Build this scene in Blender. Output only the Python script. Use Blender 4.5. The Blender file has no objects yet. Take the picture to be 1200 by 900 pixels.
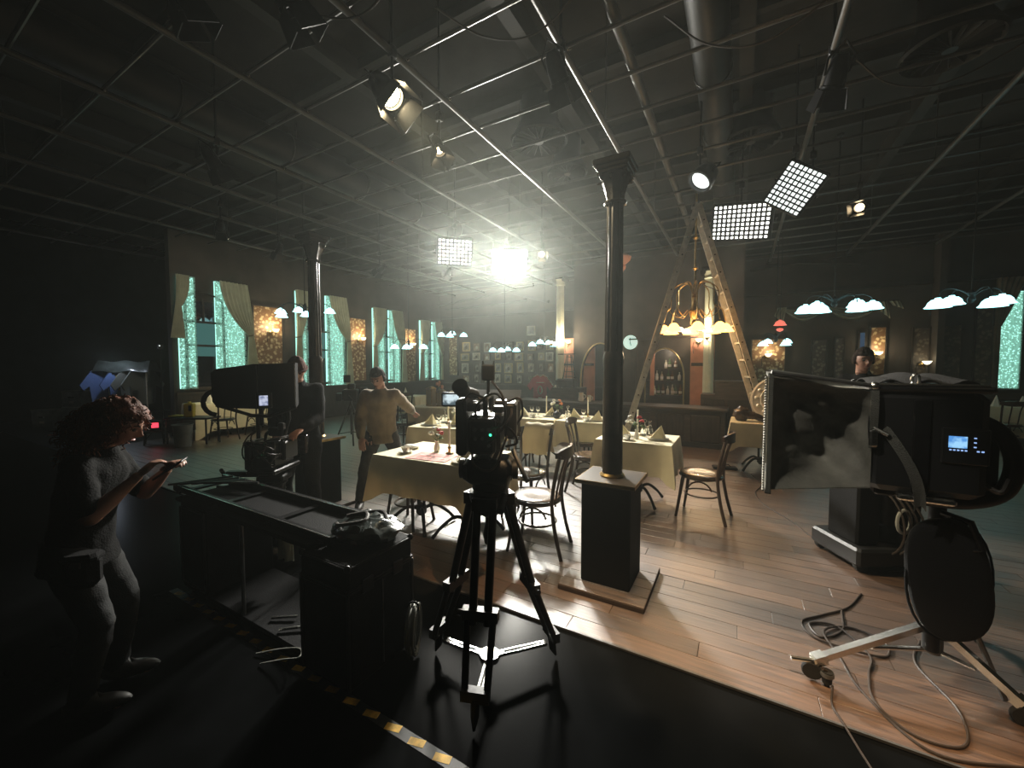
import bpy, bmesh, math, random
from mathutils import Vector, Matrix, noise

S = bpy.context.scene
C = S.collection
PI = math.pi
rnd = random.Random(7)

# ------------------------------------------------------------------ camera, world, exposure
cam_d = bpy.data.cameras.new('camera')
cam = bpy.data.objects.new('camera', cam_d)
C.objects.link(cam)
cam_d.sensor_width = 36.0
cam_d.lens = 36.0 * 465 / 1200
cam_d.clip_end = 200
cam.location = (0, 0, 1.6)
cam.rotation_euler = (math.radians(90 - 2.709), 0, math.radians(29.7))
S.camera = cam

S.view_settings.view_transform = 'Standard'
S.view_settings.look = 'None'
S.view_settings.gamma = 1.0
S.view_settings.exposure = 0.0
S.view_settings.use_curve_mapping = False

W = bpy.data.worlds.new('world')
S.world = W
W.use_nodes = True
wn = W.node_tree
wn.nodes.clear()
w_out = wn.nodes.new('ShaderNodeOutputWorld')
w_bg = wn.nodes.new('ShaderNodeBackground')
w_bg.inputs['Color'].default_value = (0.5, 0.7, 0.75, 1)
w_bg.inputs['Strength'].default_value = 0.0015
wn.links.new(w_bg.outputs[0], w_out.inputs['Surface'])
w_vol = wn.nodes.new('ShaderNodeVolumeScatter')       # theatrical haze filling the studio
w_vol.inputs['Color'].default_value = (0.93, 1.0, 0.93, 1)
w_vol.inputs['Density'].default_value = 0.0031
w_vol.inputs['Anisotropy'].default_value = 0.74
w_vol2 = wn.nodes.new('ShaderNodeVolumeScatter')
w_vol2.inputs['Color'].default_value = (0.93, 1.0, 0.93, 1)
w_vol2.inputs['Density'].default_value = 0.0009
w_vol2.inputs['Anisotropy'].default_value = 0.15
w_add = wn.nodes.new('ShaderNodeAddShader')
wn.links.new(w_vol.outputs[0], w_add.inputs[0])
wn.links.new(w_vol2.outputs[0], w_add.inputs[1])
wn.links.new(w_add.outputs[0], w_out.inputs['Volume'])

PANEL_W = 235.0        # brightest LED soft panel
SPOT_W = 850.0         # tungsten spot with the visible beam

# ------------------------------------------------------------------ helpers
def material(name, col, rough=0.5, metal=0.0, var=0.0, scale=8.0, bump=0.0, bscale=60.0, stretch=None,
             emit=None, estr=0.0, trans=0.0, coat=0.0, spec=0.5, sheen=0.0, col2=None, sss=0.0):
    m = bpy.data.materials.new(name)
    m.use_nodes = True
    nt = m.node_tree
    b = nt.nodes['Principled BSDF']
    b.inputs['Base Color'].default_value = (*col, 1)
    b.inputs['Roughness'].default_value = rough
    b.inputs['Metallic'].default_value = metal
    b.inputs['Specular IOR Level'].default_value = spec
    b.inputs['Transmission Weight'].default_value = trans
    b.inputs['Coat Weight'].default_value = coat
    b.inputs['Sheen Weight'].default_value = sheen
    b.inputs['Subsurface Weight'].default_value = sss
    if emit:
        b.inputs['Emission Color'].default_value = (*emit, 1)
        b.inputs['Emission Strength'].default_value = estr
    if var or bump:
        tc = nt.nodes.new('ShaderNodeTexCoord')
        mp = nt.nodes.new('ShaderNodeMapping')
        if stretch:
            mp.inputs['Scale'].default_value = stretch
        nt.links.new(tc.outputs['Object'], mp.inputs['Vector'])
    if var:
        n = nt.nodes.new('ShaderNodeTexNoise')
        n.inputs['Scale'].default_value = scale
        n.inputs['Detail'].default_value = 6
        nt.links.new(mp.outputs[0], n.inputs['Vector'])
        r = nt.nodes.new('ShaderNodeValToRGB')
        c2 = col2 or tuple(min(1, c * (1 + var)) for c in col)
        c1 = col if col2 else tuple(c * (1 - var) for c in col)
        r.color_ramp.elements[0].position = 0.35
        r.color_ramp.elements[1].position = 0.65
        r.color_ramp.elements[0].color = (*c1, 1)
        r.color_ramp.elements[1].color = (*c2, 1)
        nt.links.new(n.outputs['Fac'], r.inputs[0])
        nt.links.new(r.outputs[0], b.inputs['Base Color'])
    if bump:
        n2 = nt.nodes.new('ShaderNodeTexNoise')
        n2.inputs['Scale'].default_value = bscale
        n2.inputs['Detail'].default_value = 4
        nt.links.new(mp.outputs[0], n2.inputs['Vector'])
        bp = nt.nodes.new('ShaderNodeBump')
        bp.inputs['Strength'].default_value = bump
        bp.inputs['Distance'].default_value = 0.01
        nt.links.new(n2.outputs['Fac'], bp.inputs['Height'])
        nt.links.new(bp.outputs[0], b.inputs['Normal'])
    return m

def glow(name, col, strength):
    m = bpy.data.materials.new(name)
    m.use_nodes = True
    nt = m.node_tree
    nt.nodes.clear()
    o = nt.nodes.new('ShaderNodeOutputMaterial')
    e = nt.nodes.new('ShaderNodeEmission')
    e.inputs['Color'].default_value = (*col, 1)
    e.inputs['Strength'].default_value = strength
    nt.links.new(e.outputs[0], o.inputs['Surface'])
    return m

def fr(d):                       # orthonormal frame around direction d
    d = Vector(d).normalized()
    a = Vector((0, 0, 1)) if abs(d.z) < 0.9 else Vector((1, 0, 0))
    x = d.cross(a).normalized()
    return x, x.cross(d).normalized(), d

class MB:
    def __init__(s):
        s.v, s.f = [], []
    def add(s, vs, fs):
        k = len(s.v)
        s.v += [tuple(v) for v in vs]
        s.f += [tuple(i + k for i in f) for f in fs]
        return s
    def box(s, c, d, rz=0.0, M=None, top=1.0):
        x, y, z = d[0] / 2, d[1] / 2, d[2] / 2
        p = [(-x, -y, -z), (x, -y, -z), (x, y, -z), (-x, y, -z), (-x * top, -y * top, z), (x * top, -y * top, z), (x * top, y * top, z), (-x * top, y * top, z)]
        R = Matrix.Rotation(rz, 3, 'Z') if M is None else M
        cv = Vector(c)
        return s.add([cv + R @ Vector(q) for q in p], [(3, 2, 1, 0), (4, 5, 6, 7), (0, 1, 5, 4), (1, 2, 6, 5), (2, 3, 7, 6), (3, 0, 4, 7)])
    def rbox(s, c, d, b=0.01, rz=0.0, M=None):     # box with chamfered vertical and horizontal edges
        x, y, z = d[0] / 2, d[1] / 2, d[2] / 2
        b = min(b, x * .9, y * .9, z * .9)
        R = Matrix.Rotation(rz, 3, 'Z') if M is None else M
        cv = Vector(c)
        def ring(i, zz):
            xx, yy = x - i, y - i
            return [(-xx + b, -yy, zz), (xx - b, -yy, zz), (xx, -yy + b, zz), (xx, yy - b, zz), (xx - b, yy, zz), (-xx + b, yy, zz), (-xx, yy - b, zz), (-xx, -yy + b, zz)]
        rings = [ring(b * .8, -z), ring(0, -z + b), ring(0, z - b), ring(b * .8, z)]
        vs = [cv + R @ Vector(q) for r in rings for q in r]
        fs = [tuple(reversed(range(8))), tuple(range(24, 32))]
        for k in range(3):
            for i in range(8):
                j = (i + 1) % 8
                fs.append((k * 8 + i, k * 8 + j, k * 8 + 8 + j, k * 8 + 8 + i))
        return s.add(vs, fs)
    def bar(s, p0, p1, w, h=None, up=None):
        h = h or w
        p0, p1 = Vector(p0), Vector(p1)
        x, y, z = fr(p1 - p0)
        if up is not None:
            y = Vector(up) - z * Vector(up).dot(z)
            y.normalize()
            x = y.cross(z)
        vs = []
        for p in (p0, p1):
            for a, b in ((-1, -1), (1, -1), (1, 1), (-1, 1)):
                vs.append(p + x * (a * w / 2) + y * (b * h / 2))
        return s.add(vs, [(3, 2, 1, 0), (4, 5, 6, 7), (0, 1, 5, 4), (1, 2, 6, 5), (2, 3, 7, 6), (3, 0, 4, 7)])
    def cyl(s, p0, p1, r0, r1=None, n=12):
        return s.tube([p0, p1], [r0, r0 if r1 is None else r1], n)
    def tube(s, pts, r, n=8, closed=False):
        pts = [Vector(p) for p in pts]
        m = len(pts)
        rs = r if isinstance(r, (list, tuple)) else [r] * m
        vs, fs = [], []
        px = None
        for i, p in enumerate(pts):
            if closed:
                d = pts[(i + 1) % m] - pts[i - 1]
            else:
                d = pts[min(i + 1, m - 1)] - pts[max(i - 1, 0)]
            if d.length < 1e-9:
                d = Vector((0, 0, 1))
            d.normalize()
            if px is None:
                x, y, _ = fr(d)
            else:
                x = px - d * px.dot(d)
                if x.length < 1e-6:
                    x = fr(d)[0]
                x.normalize()
                y = x.cross(d)
            px = x
            for k in range(n):
                a = 2 * PI * k / n
                vs.append(p + (x * math.cos(a) + y * math.sin(a)) * rs[i])
        for i in range(m if closed else m - 1):
            j = (i + 1) % m
            for k in range(n):
                l = (k + 1) % n
                fs.append((i * n + k, j * n + k, j * n + l, i * n + l))
        if not closed:
            fs.append(tuple(range(n)))
            fs.append(tuple(reversed(range((m - 1) * n, m * n))))
        return s.add(vs, fs)
    def lathe(s, prof, n=20, c=(0, 0, 0), M=None, rib=0.0, nr=0, cap=True):
        cv = Vector(c)
        vs, fs = [], []
        for r, z in prof:
            for k in range(n):
                a = 2 * PI * k / n
                q = r * (1 + (rib * math.cos(a * nr) if nr else 0))
                p = Vector((q * math.cos(a), q * math.sin(a), z))
                vs.append(cv + (M @ p if M else p))
        m = len(prof)
        for i in range(m - 1):
            for k in range(n):
                l = (k + 1) % n
                fs.append((i * n + k, i * n + l, (i + 1) * n + l, (i + 1) * n + k))
        if cap and prof[0][0] > 1e-6:
            fs.append(tuple(reversed(range(n))))
        if cap and prof[-1][0] > 1e-6:
            fs.append(tuple(range((m - 1) * n, m * n)))
        return s.add(vs, fs)
    def ball(s, c, r, nu=14, nv=9, M=None, fn=None):
        r = (r, r, r) if isinstance(r, (int, float)) else r
        cv = Vector(c)
        vs, fs = [], []
        for j in range(nv + 1):
            t = PI * j / nv
            for i in range(nu):
                a = 2 * PI * i / nu
                d = Vector((math.sin(t) * math.cos(a), math.sin(t) * math.sin(a), math.cos(t)))
                p = Vector((d.x * r[0], d.y * r[1], d.z * r[2]))
                if fn:
                    p = fn(p, d)
                vs.append(cv + (M @ p if M else p))
        for j in range(nv):
            for i in range(nu):
                k = (i + 1) % nu
                fs.append((j * nu + i, (j + 1) * nu + i, (j + 1) * nu + k, j * nu + k))
        return s.add(vs, fs)
    def prism(s, poly, z0, z1, M=None, c=(0, 0, 0)):
        n = len(poly)
        cv = Vector(c)
        vs = [Vector((x, y, z0)) for x, y in poly] + [Vector((x, y, z1)) for x, y in poly]
        vs = [cv + (M @ v if M else v) for v in vs]
        fs = [tuple(reversed(range(n))), tuple(range(n, 2 * n))]
        for i in range(n):
            j = (i + 1) % n
            fs.append((i, j, n + j, n + i))
        return s.add(vs, fs)
    def sheet(s, fn, nu, nv, th=0.0, nrm=(0, 1, 0)):
        nr = Vector(nrm) * th
        top = [Vector(fn(i / nu, j / nv)) for j in range(nv + 1) for i in range(nu + 1)]
        q = lambda i, j: j * (nu + 1) + i
        fs = [(q(i, j), q(i + 1, j), q(i + 1, j + 1), q(i, j + 1)) for j in range(nv) for i in range(nu)]
        if not th:
            return s.add(top, fs)
        n = len(top)
        bf = [tuple(n + a for a in reversed(f)) for f in fs]
        edge = [q(i, 0) for i in range(nu)] + [q(nu, j) for j in range(nv)] + [q(i, nv) for i in range(nu, 0, -1)] + [q(0, j) for j in range(nv, 0, -1)]
        side = [(edge[k], n + edge[k], n + edge[(k + 1) % len(edge)], edge[(k + 1) % len(edge)]) for k in range(len(edge))]
        return s.add(top + [v + nr for v in top], fs + bf + side)
    def mesh(s, name, mat, smooth=40):
        me = bpy.data.meshes.new(name)
        me.from_pydata(s.v, [], s.f)
        me.materials.append(mat)
        if smooth:
            me.shade_smooth()
            me.set_sharp_from_angle(angle=math.radians(smooth))
        me.update()
        return me
    def build(s, name, mat, parent=None, smooth=40, label=None):
        o = bpy.data.objects.new(name, s.mesh(name, mat, smooth))
        C.objects.link(o)
        if parent:
            o.parent = parent
        if label:
            o['label'] = label
        return o

def thing(name, label, cat, loc=(0, 0, 0), rz=0.0, group=None):
    o = bpy.data.objects.new(name, None)
    o.empty_display_size = 0.1
    C.objects.link(o)
    o.location = loc
    o.rotation_euler = (0, 0, rz)
    return tag(o, label, cat, group)

def tag(o, label=None, cat=None, group=None, kind=None):
    if label: o['label'] = label
    if cat: o['category'] = cat
    if group: o['group'] = group
    if kind: o['kind'] = kind
    return o

def place(o, loc, rz=0.0):
    o.location = loc
    o.rotation_euler = (0, 0, rz)
    return o

def copy_tree(o, label=None, group=None, loc=None, rz=None):
    c = o.copy()
    C.objects.link(c)
    for ch in o.children:
        d = ch.copy()
        C.objects.link(d)
        d.parent = c
        for g in ch.children:
            e = g.copy()
            C.objects.link(e)
            e.parent = d
    if label: c['label'] = label
    if group: c['group'] = group
    if loc is not None: c.location = loc
    if rz is not None: c.rotation_euler = (0, 0, rz)
    return c

def inst(name, me, parent, loc=(0, 0, 0), rot=(0, 0, 0), scale=(1, 1, 1)):
    o = bpy.data.objects.new(name, me)
    C.objects.link(o)
    o.parent = parent
    o.location, o.rotation_euler, o.scale = loc, rot, scale
    return o

def lamp(name, kind, loc, energy, col, parent=None, target=None, **kw):
    d = bpy.data.lights.new(name, kind)
    d.energy = energy
    d.color = col
    for k, v in kw.items():
        setattr(d, k, v)
    o = bpy.data.objects.new(name, d)
    C.objects.link(o)
    o.location = loc
    if target is not None:
        o.rotation_euler = (Vector(target) - Vector(loc)).to_track_quat('-Z', 'Y').to_euler()
    if parent:
        o.parent = parent
    return o

def arc(c, r, a0, a1, n, plane='xz'):
    out = []
    for i in range(n + 1):
        a = a0 + (a1 - a0) * i / n
        u, v = r * math.cos(a), r * math.sin(a)
        out.append((c[0] + u, c[1], c[2] + v) if plane == 'xz' else ((c[0], c[1] + u, c[2] + v) if plane == 'yz' else (c[0] + u, c[1] + v, c[2])))
    return out

def bez(p0, p1, p2, p3, n=10):
    p0, p1, p2, p3 = map(Vector, (p0, p1, p2, p3))
    return [((1 - t) ** 3) * p0 + 3 * (1 - t) ** 2 * t * p1 + 3 * (1 - t) * t * t * p2 + t ** 3 * p3 for t in [i / n for i in range(n + 1)]]

def spline(pts, n=8):                 # Catmull-Rom
    P = [Vector(p) for p in pts]
    P = [P[0] * 2 - P[1]] + P + [P[-1] * 2 - P[-2]]
    out = []
    for i in range(1, len(P) - 2):
        for k in range(n):
            t = k / n
            out.append(0.5 * ((2 * P[i]) + (P[i + 1] - P[i - 1]) * t + (2 * P[i - 1] - 5 * P[i] + 4 * P[i + 1] - P[i + 2]) * t * t + (3 * P[i] - P[i - 1] - 3 * P[i + 1] + P[i + 2]) * t ** 3))
    out.append(P[-2])
    return out

# ------------------------------------------------------------------ materials
M = {}
M['black'] = material('black_paint', (0.012, 0.012, 0.013), 0.6, var=.3, scale=5)
M['black_metal'] = material('black_metal', (0.018, 0.018, 0.02), 0.38, 0.6, var=.25, scale=12)
M['black_plastic'] = material('black_plastic', (0.014, 0.014, 0.015), 0.45, bump=.1, bscale=200)
M['black_cloth'] = material('black_cloth', (0.009, 0.009, 0.010), 0.95, bump=.5, bscale=180, spec=.2)
M['hood_cloth'] = material('hood_cloth', (0.15, 0.145, 0.125), 0.65, bump=.6, bscale=26, var=.3)
M['strap'] = material('strap_webbing', (0.09, 0.09, 0.08), 0.8, bump=.6, bscale=220)
M['rubber'] = material('rubber', (0.01, 0.01, 0.01), 0.8, bump=.2, bscale=90)
M['chrome'] = material('brushed_chrome', (0.75, 0.75, 0.72), 0.25, 1.0, bump=.05, bscale=90)
M['alu'] = material('aluminium', (0.62, 0.58, 0.50), 0.45, 0.25, var=.12, scale=20, bump=.1, bscale=60)
M['grey_metal'] = material('grey_metal', (0.16, 0.16, 0.16), 0.45, 0.7, var=.2, scale=10)
M['pipe'] = material('ceiling_pipe', (0.075, 0.072, 0.067), 0.45, 0.35, var=.3, scale=3, bump=.1, bscale=30)
M['deck'] = material('ceiling_deck', (0.016, 0.014, 0.012), 0.85, var=.35, scale=2.0, bump=.3, bscale=14)
M['joist'] = material('ceiling_joist', (0.02, 0.019, 0.017), 0.7, var=.3, scale=3)
M['duct'] = material('air_duct', (0.025, 0.025, 0.025), 0.5, 0.4, var=.2, scale=3)
M['studio_wall'] = material('black_drape_wall', (0.010, 0.012, 0.012), 0.95, var=.3, scale=3)
M['set_wall'] = material('set_wall_plaster', (0.050, 0.039, 0.031), 0.85, var=.25, scale=1.6, bump=.2, bscale=30)
M['wainscot'] = material('dark_wainscot', (0.018, 0.013, 0.010), 0.5, var=.4, scale=6, stretch=(4, 4, .6), bump=.1)
M['trim'] = material('dark_trim', (0.03, 0.021, 0.015), 0.45, var=.3, scale=5)
M['bar_wood'] = material('bar_wood', (0.035, 0.026, 0.02), 0.5, var=.35, scale=4, stretch=(1, 1, 5))
M['column'] = material('column_iron', (0.032, 0.026, 0.021), 0.27, 0.35, var=.3, scale=6, bump=.1, bscale=30)
M['pale_column'] = material('pale_column', (0.72, 0.70, 0.52), 0.5, var=.08, scale=4)
M['pedestal'] = material('black_pedestal', (0.005, 0.005, 0.005), 0.8, spec=.2, var=.3, scale=4, bump=.2, bscale=50)
M['cloth'] = material('cream_cloth', (0.78, 0.69, 0.46), 0.8, var=.06, scale=5, bump=.15, bscale=300, sheen=.2)
M['napkin'] = material('cream_napkin', (0.80, 0.70, 0.42), 0.8, bump=.15, bscale=300, sheen=.2)
M['napkin_far'] = material('white_napkin', (0.82, 0.80, 0.70), 0.8, bump=.15, bscale=300)
M['china'] = material('china', (0.75, 0.72, 0.64), 0.15, coat=.5)
M['glass'] = material('clear_glass', (0.95, 0.96, 0.95), 0.03, trans=1.0)
M['wax'] = material('candle_wax', (0.85, 0.80, 0.66), 0.45, sss=.0)
M['brass'] = material('brass', (0.45, 0.30, 0.12), 0.3, 1.0, var=.2, scale=15)
M['iron'] = material('cast_iron', (0.02, 0.02, 0.02), 0.5, 0.5, bump=.2, bscale=70)
M['chair'] = material('chair_bentwood', (0.035, 0.018, 0.010), 0.3, var=.4, scale=6, stretch=(1, 1, .3), coat=.3)
M['seat'] = material('chair_seat', (0.10, 0.06, 0.035), 0.25, var=.3, scale=8, stretch=(1, 5, 1), coat=.4)
M['beige'] = material('beige_fabric', (0.55, 0.45, 0.28), 0.85, bump=.3, bscale=250)
M['red'] = material('red_fabric', (0.42, 0.02, 0.05), 0.8, bump=.3, bscale=150)
M['white'] = material('white_print', (0.8, 0.78, 0.74), 0.6, var=.04)
M['red_flower'] = material('red_petals', (0.5, 0.03, 0.03), 0.6, var=.3, scale=40)
M['orange_flower'] = material('orange_petals', (0.7, 0.22, 0.05), 0.6, var=.3, scale=40)
M['white_flower'] = material('white_petals', (0.75, 0.72, 0.6), 0.6, var=.15, scale=40)
M['leaf'] = material('leaf_green', (0.10, 0.16, 0.05), 0.6, var=.3, scale=30)
M['runner'] = material('pink_menu_card', (0.62, 0.20, 0.16), 0.7, var=.25, scale=18)
M['yellow'] = material('yellow_plastic', (0.75, 0.52, 0.03), 0.5, var=.1, scale=8)
M['tape_y'] = material('yellow_tape', (0.72, 0.42, 0.05), 0.6, var=.25, scale=30)
M['tape_k'] = material('black_tape', (0.012, 0.012, 0.012), 0.5, var=.2, scale=30)
M['skin'] = material('skin', (0.45, 0.24, 0.17), 0.5, var=.06, scale=12, bump=.05, bscale=200)
M['hair_dark'] = material('dark_hair', (0.022, 0.014, 0.010), 0.85, spec=.2, bump=.8, bscale=90, stretch=(1, 1, .2))
M['hair_red'] = material('auburn_hair', (0.12, 0.033, 0.012), 0.6, spec=.25, var=.4, scale=30, bump=.6, bscale=120)
M['hair_grey'] = material('greying_hair', (0.10, 0.085, 0.07), 0.5, bump=.8, bscale=90, var=.3, scale=40)
M['sweater'] = material('olive_sweater', (0.24, 0.17, 0.09), 0.9, var=.15, scale=9, bump=.6, bscale=160, sheen=.3)
M['trousers'] = material('dark_trousers', (0.04, 0.032, 0.026), 0.85, var=.2, scale=8, bump=.4, bscale=120)
M['black_wear'] = material('black_clothes', (0.004, 0.004, 0.0045), 0.9, spec=.2, var=.2, scale=6, bump=.5, bscale=90)
M['grey_jeans'] = material('grey_jeans', (0.014, 0.015, 0.016), 0.85, var=.2, scale=10, bump=.4, bscale=150)
M['beanie'] = material('rust_beanie', (0.10, 0.035, 0.025), 0.9, bump=.8, bscale=120, stretch=(1, 1, .1))
M['shoe'] = material('dark_shoe', (0.03, 0.025, 0.02), 0.5)
M['shoe_w'] = material('white_shoe', (0.10, 0.10, 0.10), 0.5)
M['eye'] = material('eye', (0.05, 0.04, 0.03), 0.1)
M['lips'] = material('lips', (0.32, 0.12, 0.10), 0.5)
M['lens'] = material('lens_glass', (0.01, 0.01, 0.015), 0.05, coat=1.0)
M['cable'] = material('cable', (0.03, 0.02, 0.015), 0.55)
M['cable_grey'] = material('grey_cable', (0.28, 0.28, 0.25), 0.5)
M['plastic_sheet'] = material('plastic_sheet', (0.05, 0.06, 0.057), 0.22, var=.3, scale=6, coat=.5, bump=.5, bscale=18)
M['pad'] = material('black_pad', (0.006, 0.006, 0.007), 0.95, bump=.3, bscale=120)
M['case'] = material('flight_case', (0.008, 0.008, 0.009), 0.7, var=.25, scale=5, spec=.12, bump=.25, bscale=120)
M['crate'] = material('grey_crate', (0.30, 0.31, 0.30), 0.6, var=.2, scale=6)
M['bin'] = material('grey_bin', (0.22, 0.22, 0.20), 0.6, var=.15, scale=6)
M['blue_shirt'] = material('blue_garment', (0.10, 0.17, 0.40), 0.85, bump=.5, bscale=60)
M['grey_shirt'] = material('grey_garment', (0.16, 0.17, 0.16), 0.85, bump=.5, bscale=60)
M['rose_panel'] = material('rose_panel', (0.62, 0.27, 0.17), 0.6, var=.12, scale=4)
M['paper'] = material('wall_picture', (0.34, 0.31, 0.25), 0.6, var=.7, scale=6.5, col2=(0.06, 0.055, 0.045))
M['paper2'] = material('wall_picture_pale', (0.62, 0.58, 0.48), 0.6, var=.7, scale=7.5, col2=(0.10, 0.08, 0.06))
M['paper3'] = material('wall_picture_brown', (0.20, 0.10, 0.06), 0.6, var=.7, scale=5.5, col2=(0.42, 0.34, 0.24))
M['frame_d'] = material('dark_frame', (0.05, 0.03, 0.02), 0.4)
M['frame_g'] = material('gilt_frame', (0.42, 0.32, 0.16), 0.35, 0.5)
M['frame_w'] = material('pale_frame', (0.6, 0.56, 0.48), 0.5)
M['amber'] = material('amber_glass', (0.85, 0.42, 0.10), 0.3, emit=(1.0, 0.50, 0.13), estr=4.5)
M['teal_lamp'] = material('opal_glass', (0.6, 0.8, 0.8), 0.3, emit=(0.42, 0.95, 1.0), estr=3.2)
M['warm_lamp'] = material('warm_opal_glass', (0.8, 0.75, 0.6), 0.3, emit=(1.0, 0.90, 0.62), estr=4.0)
M['red_lamp'] = material('red_glass', (0.6, 0.1, 0.08), 0.3, emit=(1.0, 0.22, 0.15), estr=0.9)
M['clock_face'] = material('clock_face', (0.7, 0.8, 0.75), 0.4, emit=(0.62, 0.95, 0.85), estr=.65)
M['led_face'] = glow('led_panel_face', (1.0, 0.97, 0.86), 40)
M['led_face_half'] = glow('led_panel_face_half', (1.0, 0.98, 0.90), 2.1)
M['led_face_mid'] = glow('led_panel_face_mid', (1.0, 0.98, 0.90), 4.5)
M['led_dim'] = glow('led_panel_face_dim', (0.93, 1.0, 0.96), 1.5)
M['bulb'] = glow('tungsten_bulb', (1.0, 0.80, 0.45), 60)
M['bulb_small'] = glow('small_bulb', (1.0, 0.75, 0.42), 12)
M['green_led'] = glow('green_indicator', (0.05, 1.0, 0.4), 3)
M['red_led'] = glow('red_indicator', (1.0, 0.06, 0.1), 1.6)
M['blue_px'] = glow('blue_screen_glyph', (0.35, 0.55, 1.0), 1.0)
M['window_glow'] = glow('lit_window_pane', (0.42, 0.95, 0.78), 1.6)
M['window_glow_low'] = glow('dim_lit_pane', (0.20, 0.55, 0.50), 0.22)
M['blue_slit'] = glow('blue_window_slit', (0.25, 0.45, 0.75), 0.12)

def screen_mat(name, c1, c2, scale, strength):
    m = glow(name, c1, strength)
    nt = m.node_tree
    e = next(n for n in nt.nodes if n.type == 'EMISSION')
    tc = nt.nodes.new('ShaderNodeTexCoord')
    n = nt.nodes.new('ShaderNodeTexNoise')
    n.inputs['Scale'].default_value = scale
    r = nt.nodes.new('ShaderNodeValToRGB')
    r.color_ramp.elements[0].color = (*c1, 1)
    r.color_ramp.elements[1].color = (*c2, 1)
    r.color_ramp.elements[0].position = .42
    r.color_ramp.elements[1].position = .58
    nt.links.new(tc.outputs['Object'], n.inputs['Vector'])
    nt.links.new(n.outputs['Fac'], r.inputs[0])
    nt.links.new(r.outputs[0], e.inputs['Color'])
    return m
M['screen_a'] = screen_mat('camera_monitor_picture', (0.10, 0.14, 0.16), (0.75, 0.9, 0.95), 22, 0.9)
M['screen_b'] = screen_mat('side_monitor_picture', (0.25, 0.30, 0.5), (0.75, 0.8, 1.0), 30, 0.7)
M['screen_c'] = screen_mat('control_screen_picture', (0.10, 0.32, 0.75), (0.35, 0.68, 1.0), 30, 1.0)

def lace_mat():
    m = bpy.data.materials.new('lace_curtain')
    m.use_nodes = True
    nt = m.node_tree
    nt.nodes.clear()
    o = nt.nodes.new('ShaderNodeOutputMaterial')
    tr = nt.nodes.new('ShaderNodeBsdfTransparent')
    tl = nt.nodes.new('ShaderNodeBsdfTranslucent')
    tl.inputs['Color'].default_value = (0.42, 0.48, 0.43, 1)
    df = nt.nodes.new('ShaderNodeBsdfDiffuse')
    df.inputs['Color'].default_value = (0.35, 0.36, 0.30, 1)
    a = nt.nodes.new('ShaderNodeMixShader')
    a.inputs[0].default_value = .35
    b = nt.nodes.new('ShaderNodeMixShader')
    tc = nt.nodes.new('ShaderNodeTexCoord')
    n = nt.nodes.new('ShaderNodeTexVoronoi')
    n.inputs['Scale'].default_value = 24
    n2 = nt.nodes.new('ShaderNodeTexNoise')
    n2.inputs['Scale'].default_value = 30
    n2.inputs['Detail'].default_value = 3
    n2.inputs['Distortion'].default_value = 1.5
    ad = nt.nodes.new('ShaderNodeMath'); ad.operation = 'ADD'
    r = nt.nodes.new('ShaderNodeValToRGB')
    r.color_ramp.elements[0].position = .72
    r.color_ramp.elements[1].position = .98
    r.color_ramp.elements[0].color = (.12, .12, .12, 1)
    r.color_ramp.elements[1].color = (.92, .92, .92, 1)
    nt.links.new(tc.outputs['Object'], n.inputs['Vector'])
    nt.links.new(tc.outputs['Object'], n2.inputs['Vector'])
    nt.links.new(n.outputs['Distance'], ad.inputs[0])
    nt.links.new(n2.outputs['Fac'], ad.inputs[1])
    nt.links.new(ad.outputs[0], r.inputs[0])
    nt.links.new(tl.outputs[0], a.inputs[1])
    nt.links.new(df.outputs[0], a.inputs[2])
    nt.links.new(r.outputs[0], b.inputs[0])
    nt.links.new(tr.outputs[0], b.inputs[1])
    nt.links.new(a.outputs[0], b.inputs[2])
    nt.links.new(b.outputs[0], o.inputs['Surface'])
    return m
M['lace'] = lace_mat()
M['drape'] = material('sage_drape', (0.50, 0.50, 0.36), 0.8, var=.1, scale=5, bump=.2, bscale=120, sheen=.3)
M['drape_dark'] = material('dull_drape', (0.20, 0.17, 0.12), 0.85, var=.15, scale=5)
M['swag'] = material('grey_swag', (0.30, 0.29, 0.22), 0.85, var=.12, scale=5)

def damask(name, c1, c2):
    m = material(name, c1, 0.55)
    nt = m.node_tree
    b = nt.nodes['Principled BSDF']
    tc = nt.nodes.new('ShaderNodeTexCoord')
    v = nt.nodes.new('ShaderNodeTexVoronoi')
    v.inputs['Scale'].default_value = 11
    v.inputs['Randomness'].default_value = 1.0
    n = nt.nodes.new('ShaderNodeTexNoise')
    n.inputs['Scale'].default_value = 24
    n.inputs['Distortion'].default_value = 2.2
    ad = nt.nodes.new('ShaderNodeMath'); ad.operation = 'ADD'
    r = nt.nodes.new('ShaderNodeValToRGB')
    r.color_ramp.interpolation = 'EASE'
    r.color_ramp.elements[0].position = .80
    r.color_ramp.elements[1].position = .96
    r.color_ramp.elements[0].color = (*c1, 1)
    r.color_ramp.elements[1].color = (*c2, 1)
    nt.links.new(tc.outputs['Object'], v.inputs['Vector'])
    nt.links.new(tc.outputs['Object'], n.inputs['Vector'])
    nt.links.new(v.outputs['Distance'], ad.inputs[0])
    nt.links.new(n.outputs['Fac'], ad.inputs[1])
    nt.links.new(ad.outputs[0], r.inputs[0])
    nt.links.new(r.outputs[0], b.inputs['Base Color'])
    return m
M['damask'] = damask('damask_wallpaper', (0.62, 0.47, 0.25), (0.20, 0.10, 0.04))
M['damask_dull'] = damask('dull_damask_wallpaper', (0.20, 0.16, 0.12), (0.08, 0.06, 0.045))

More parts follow.
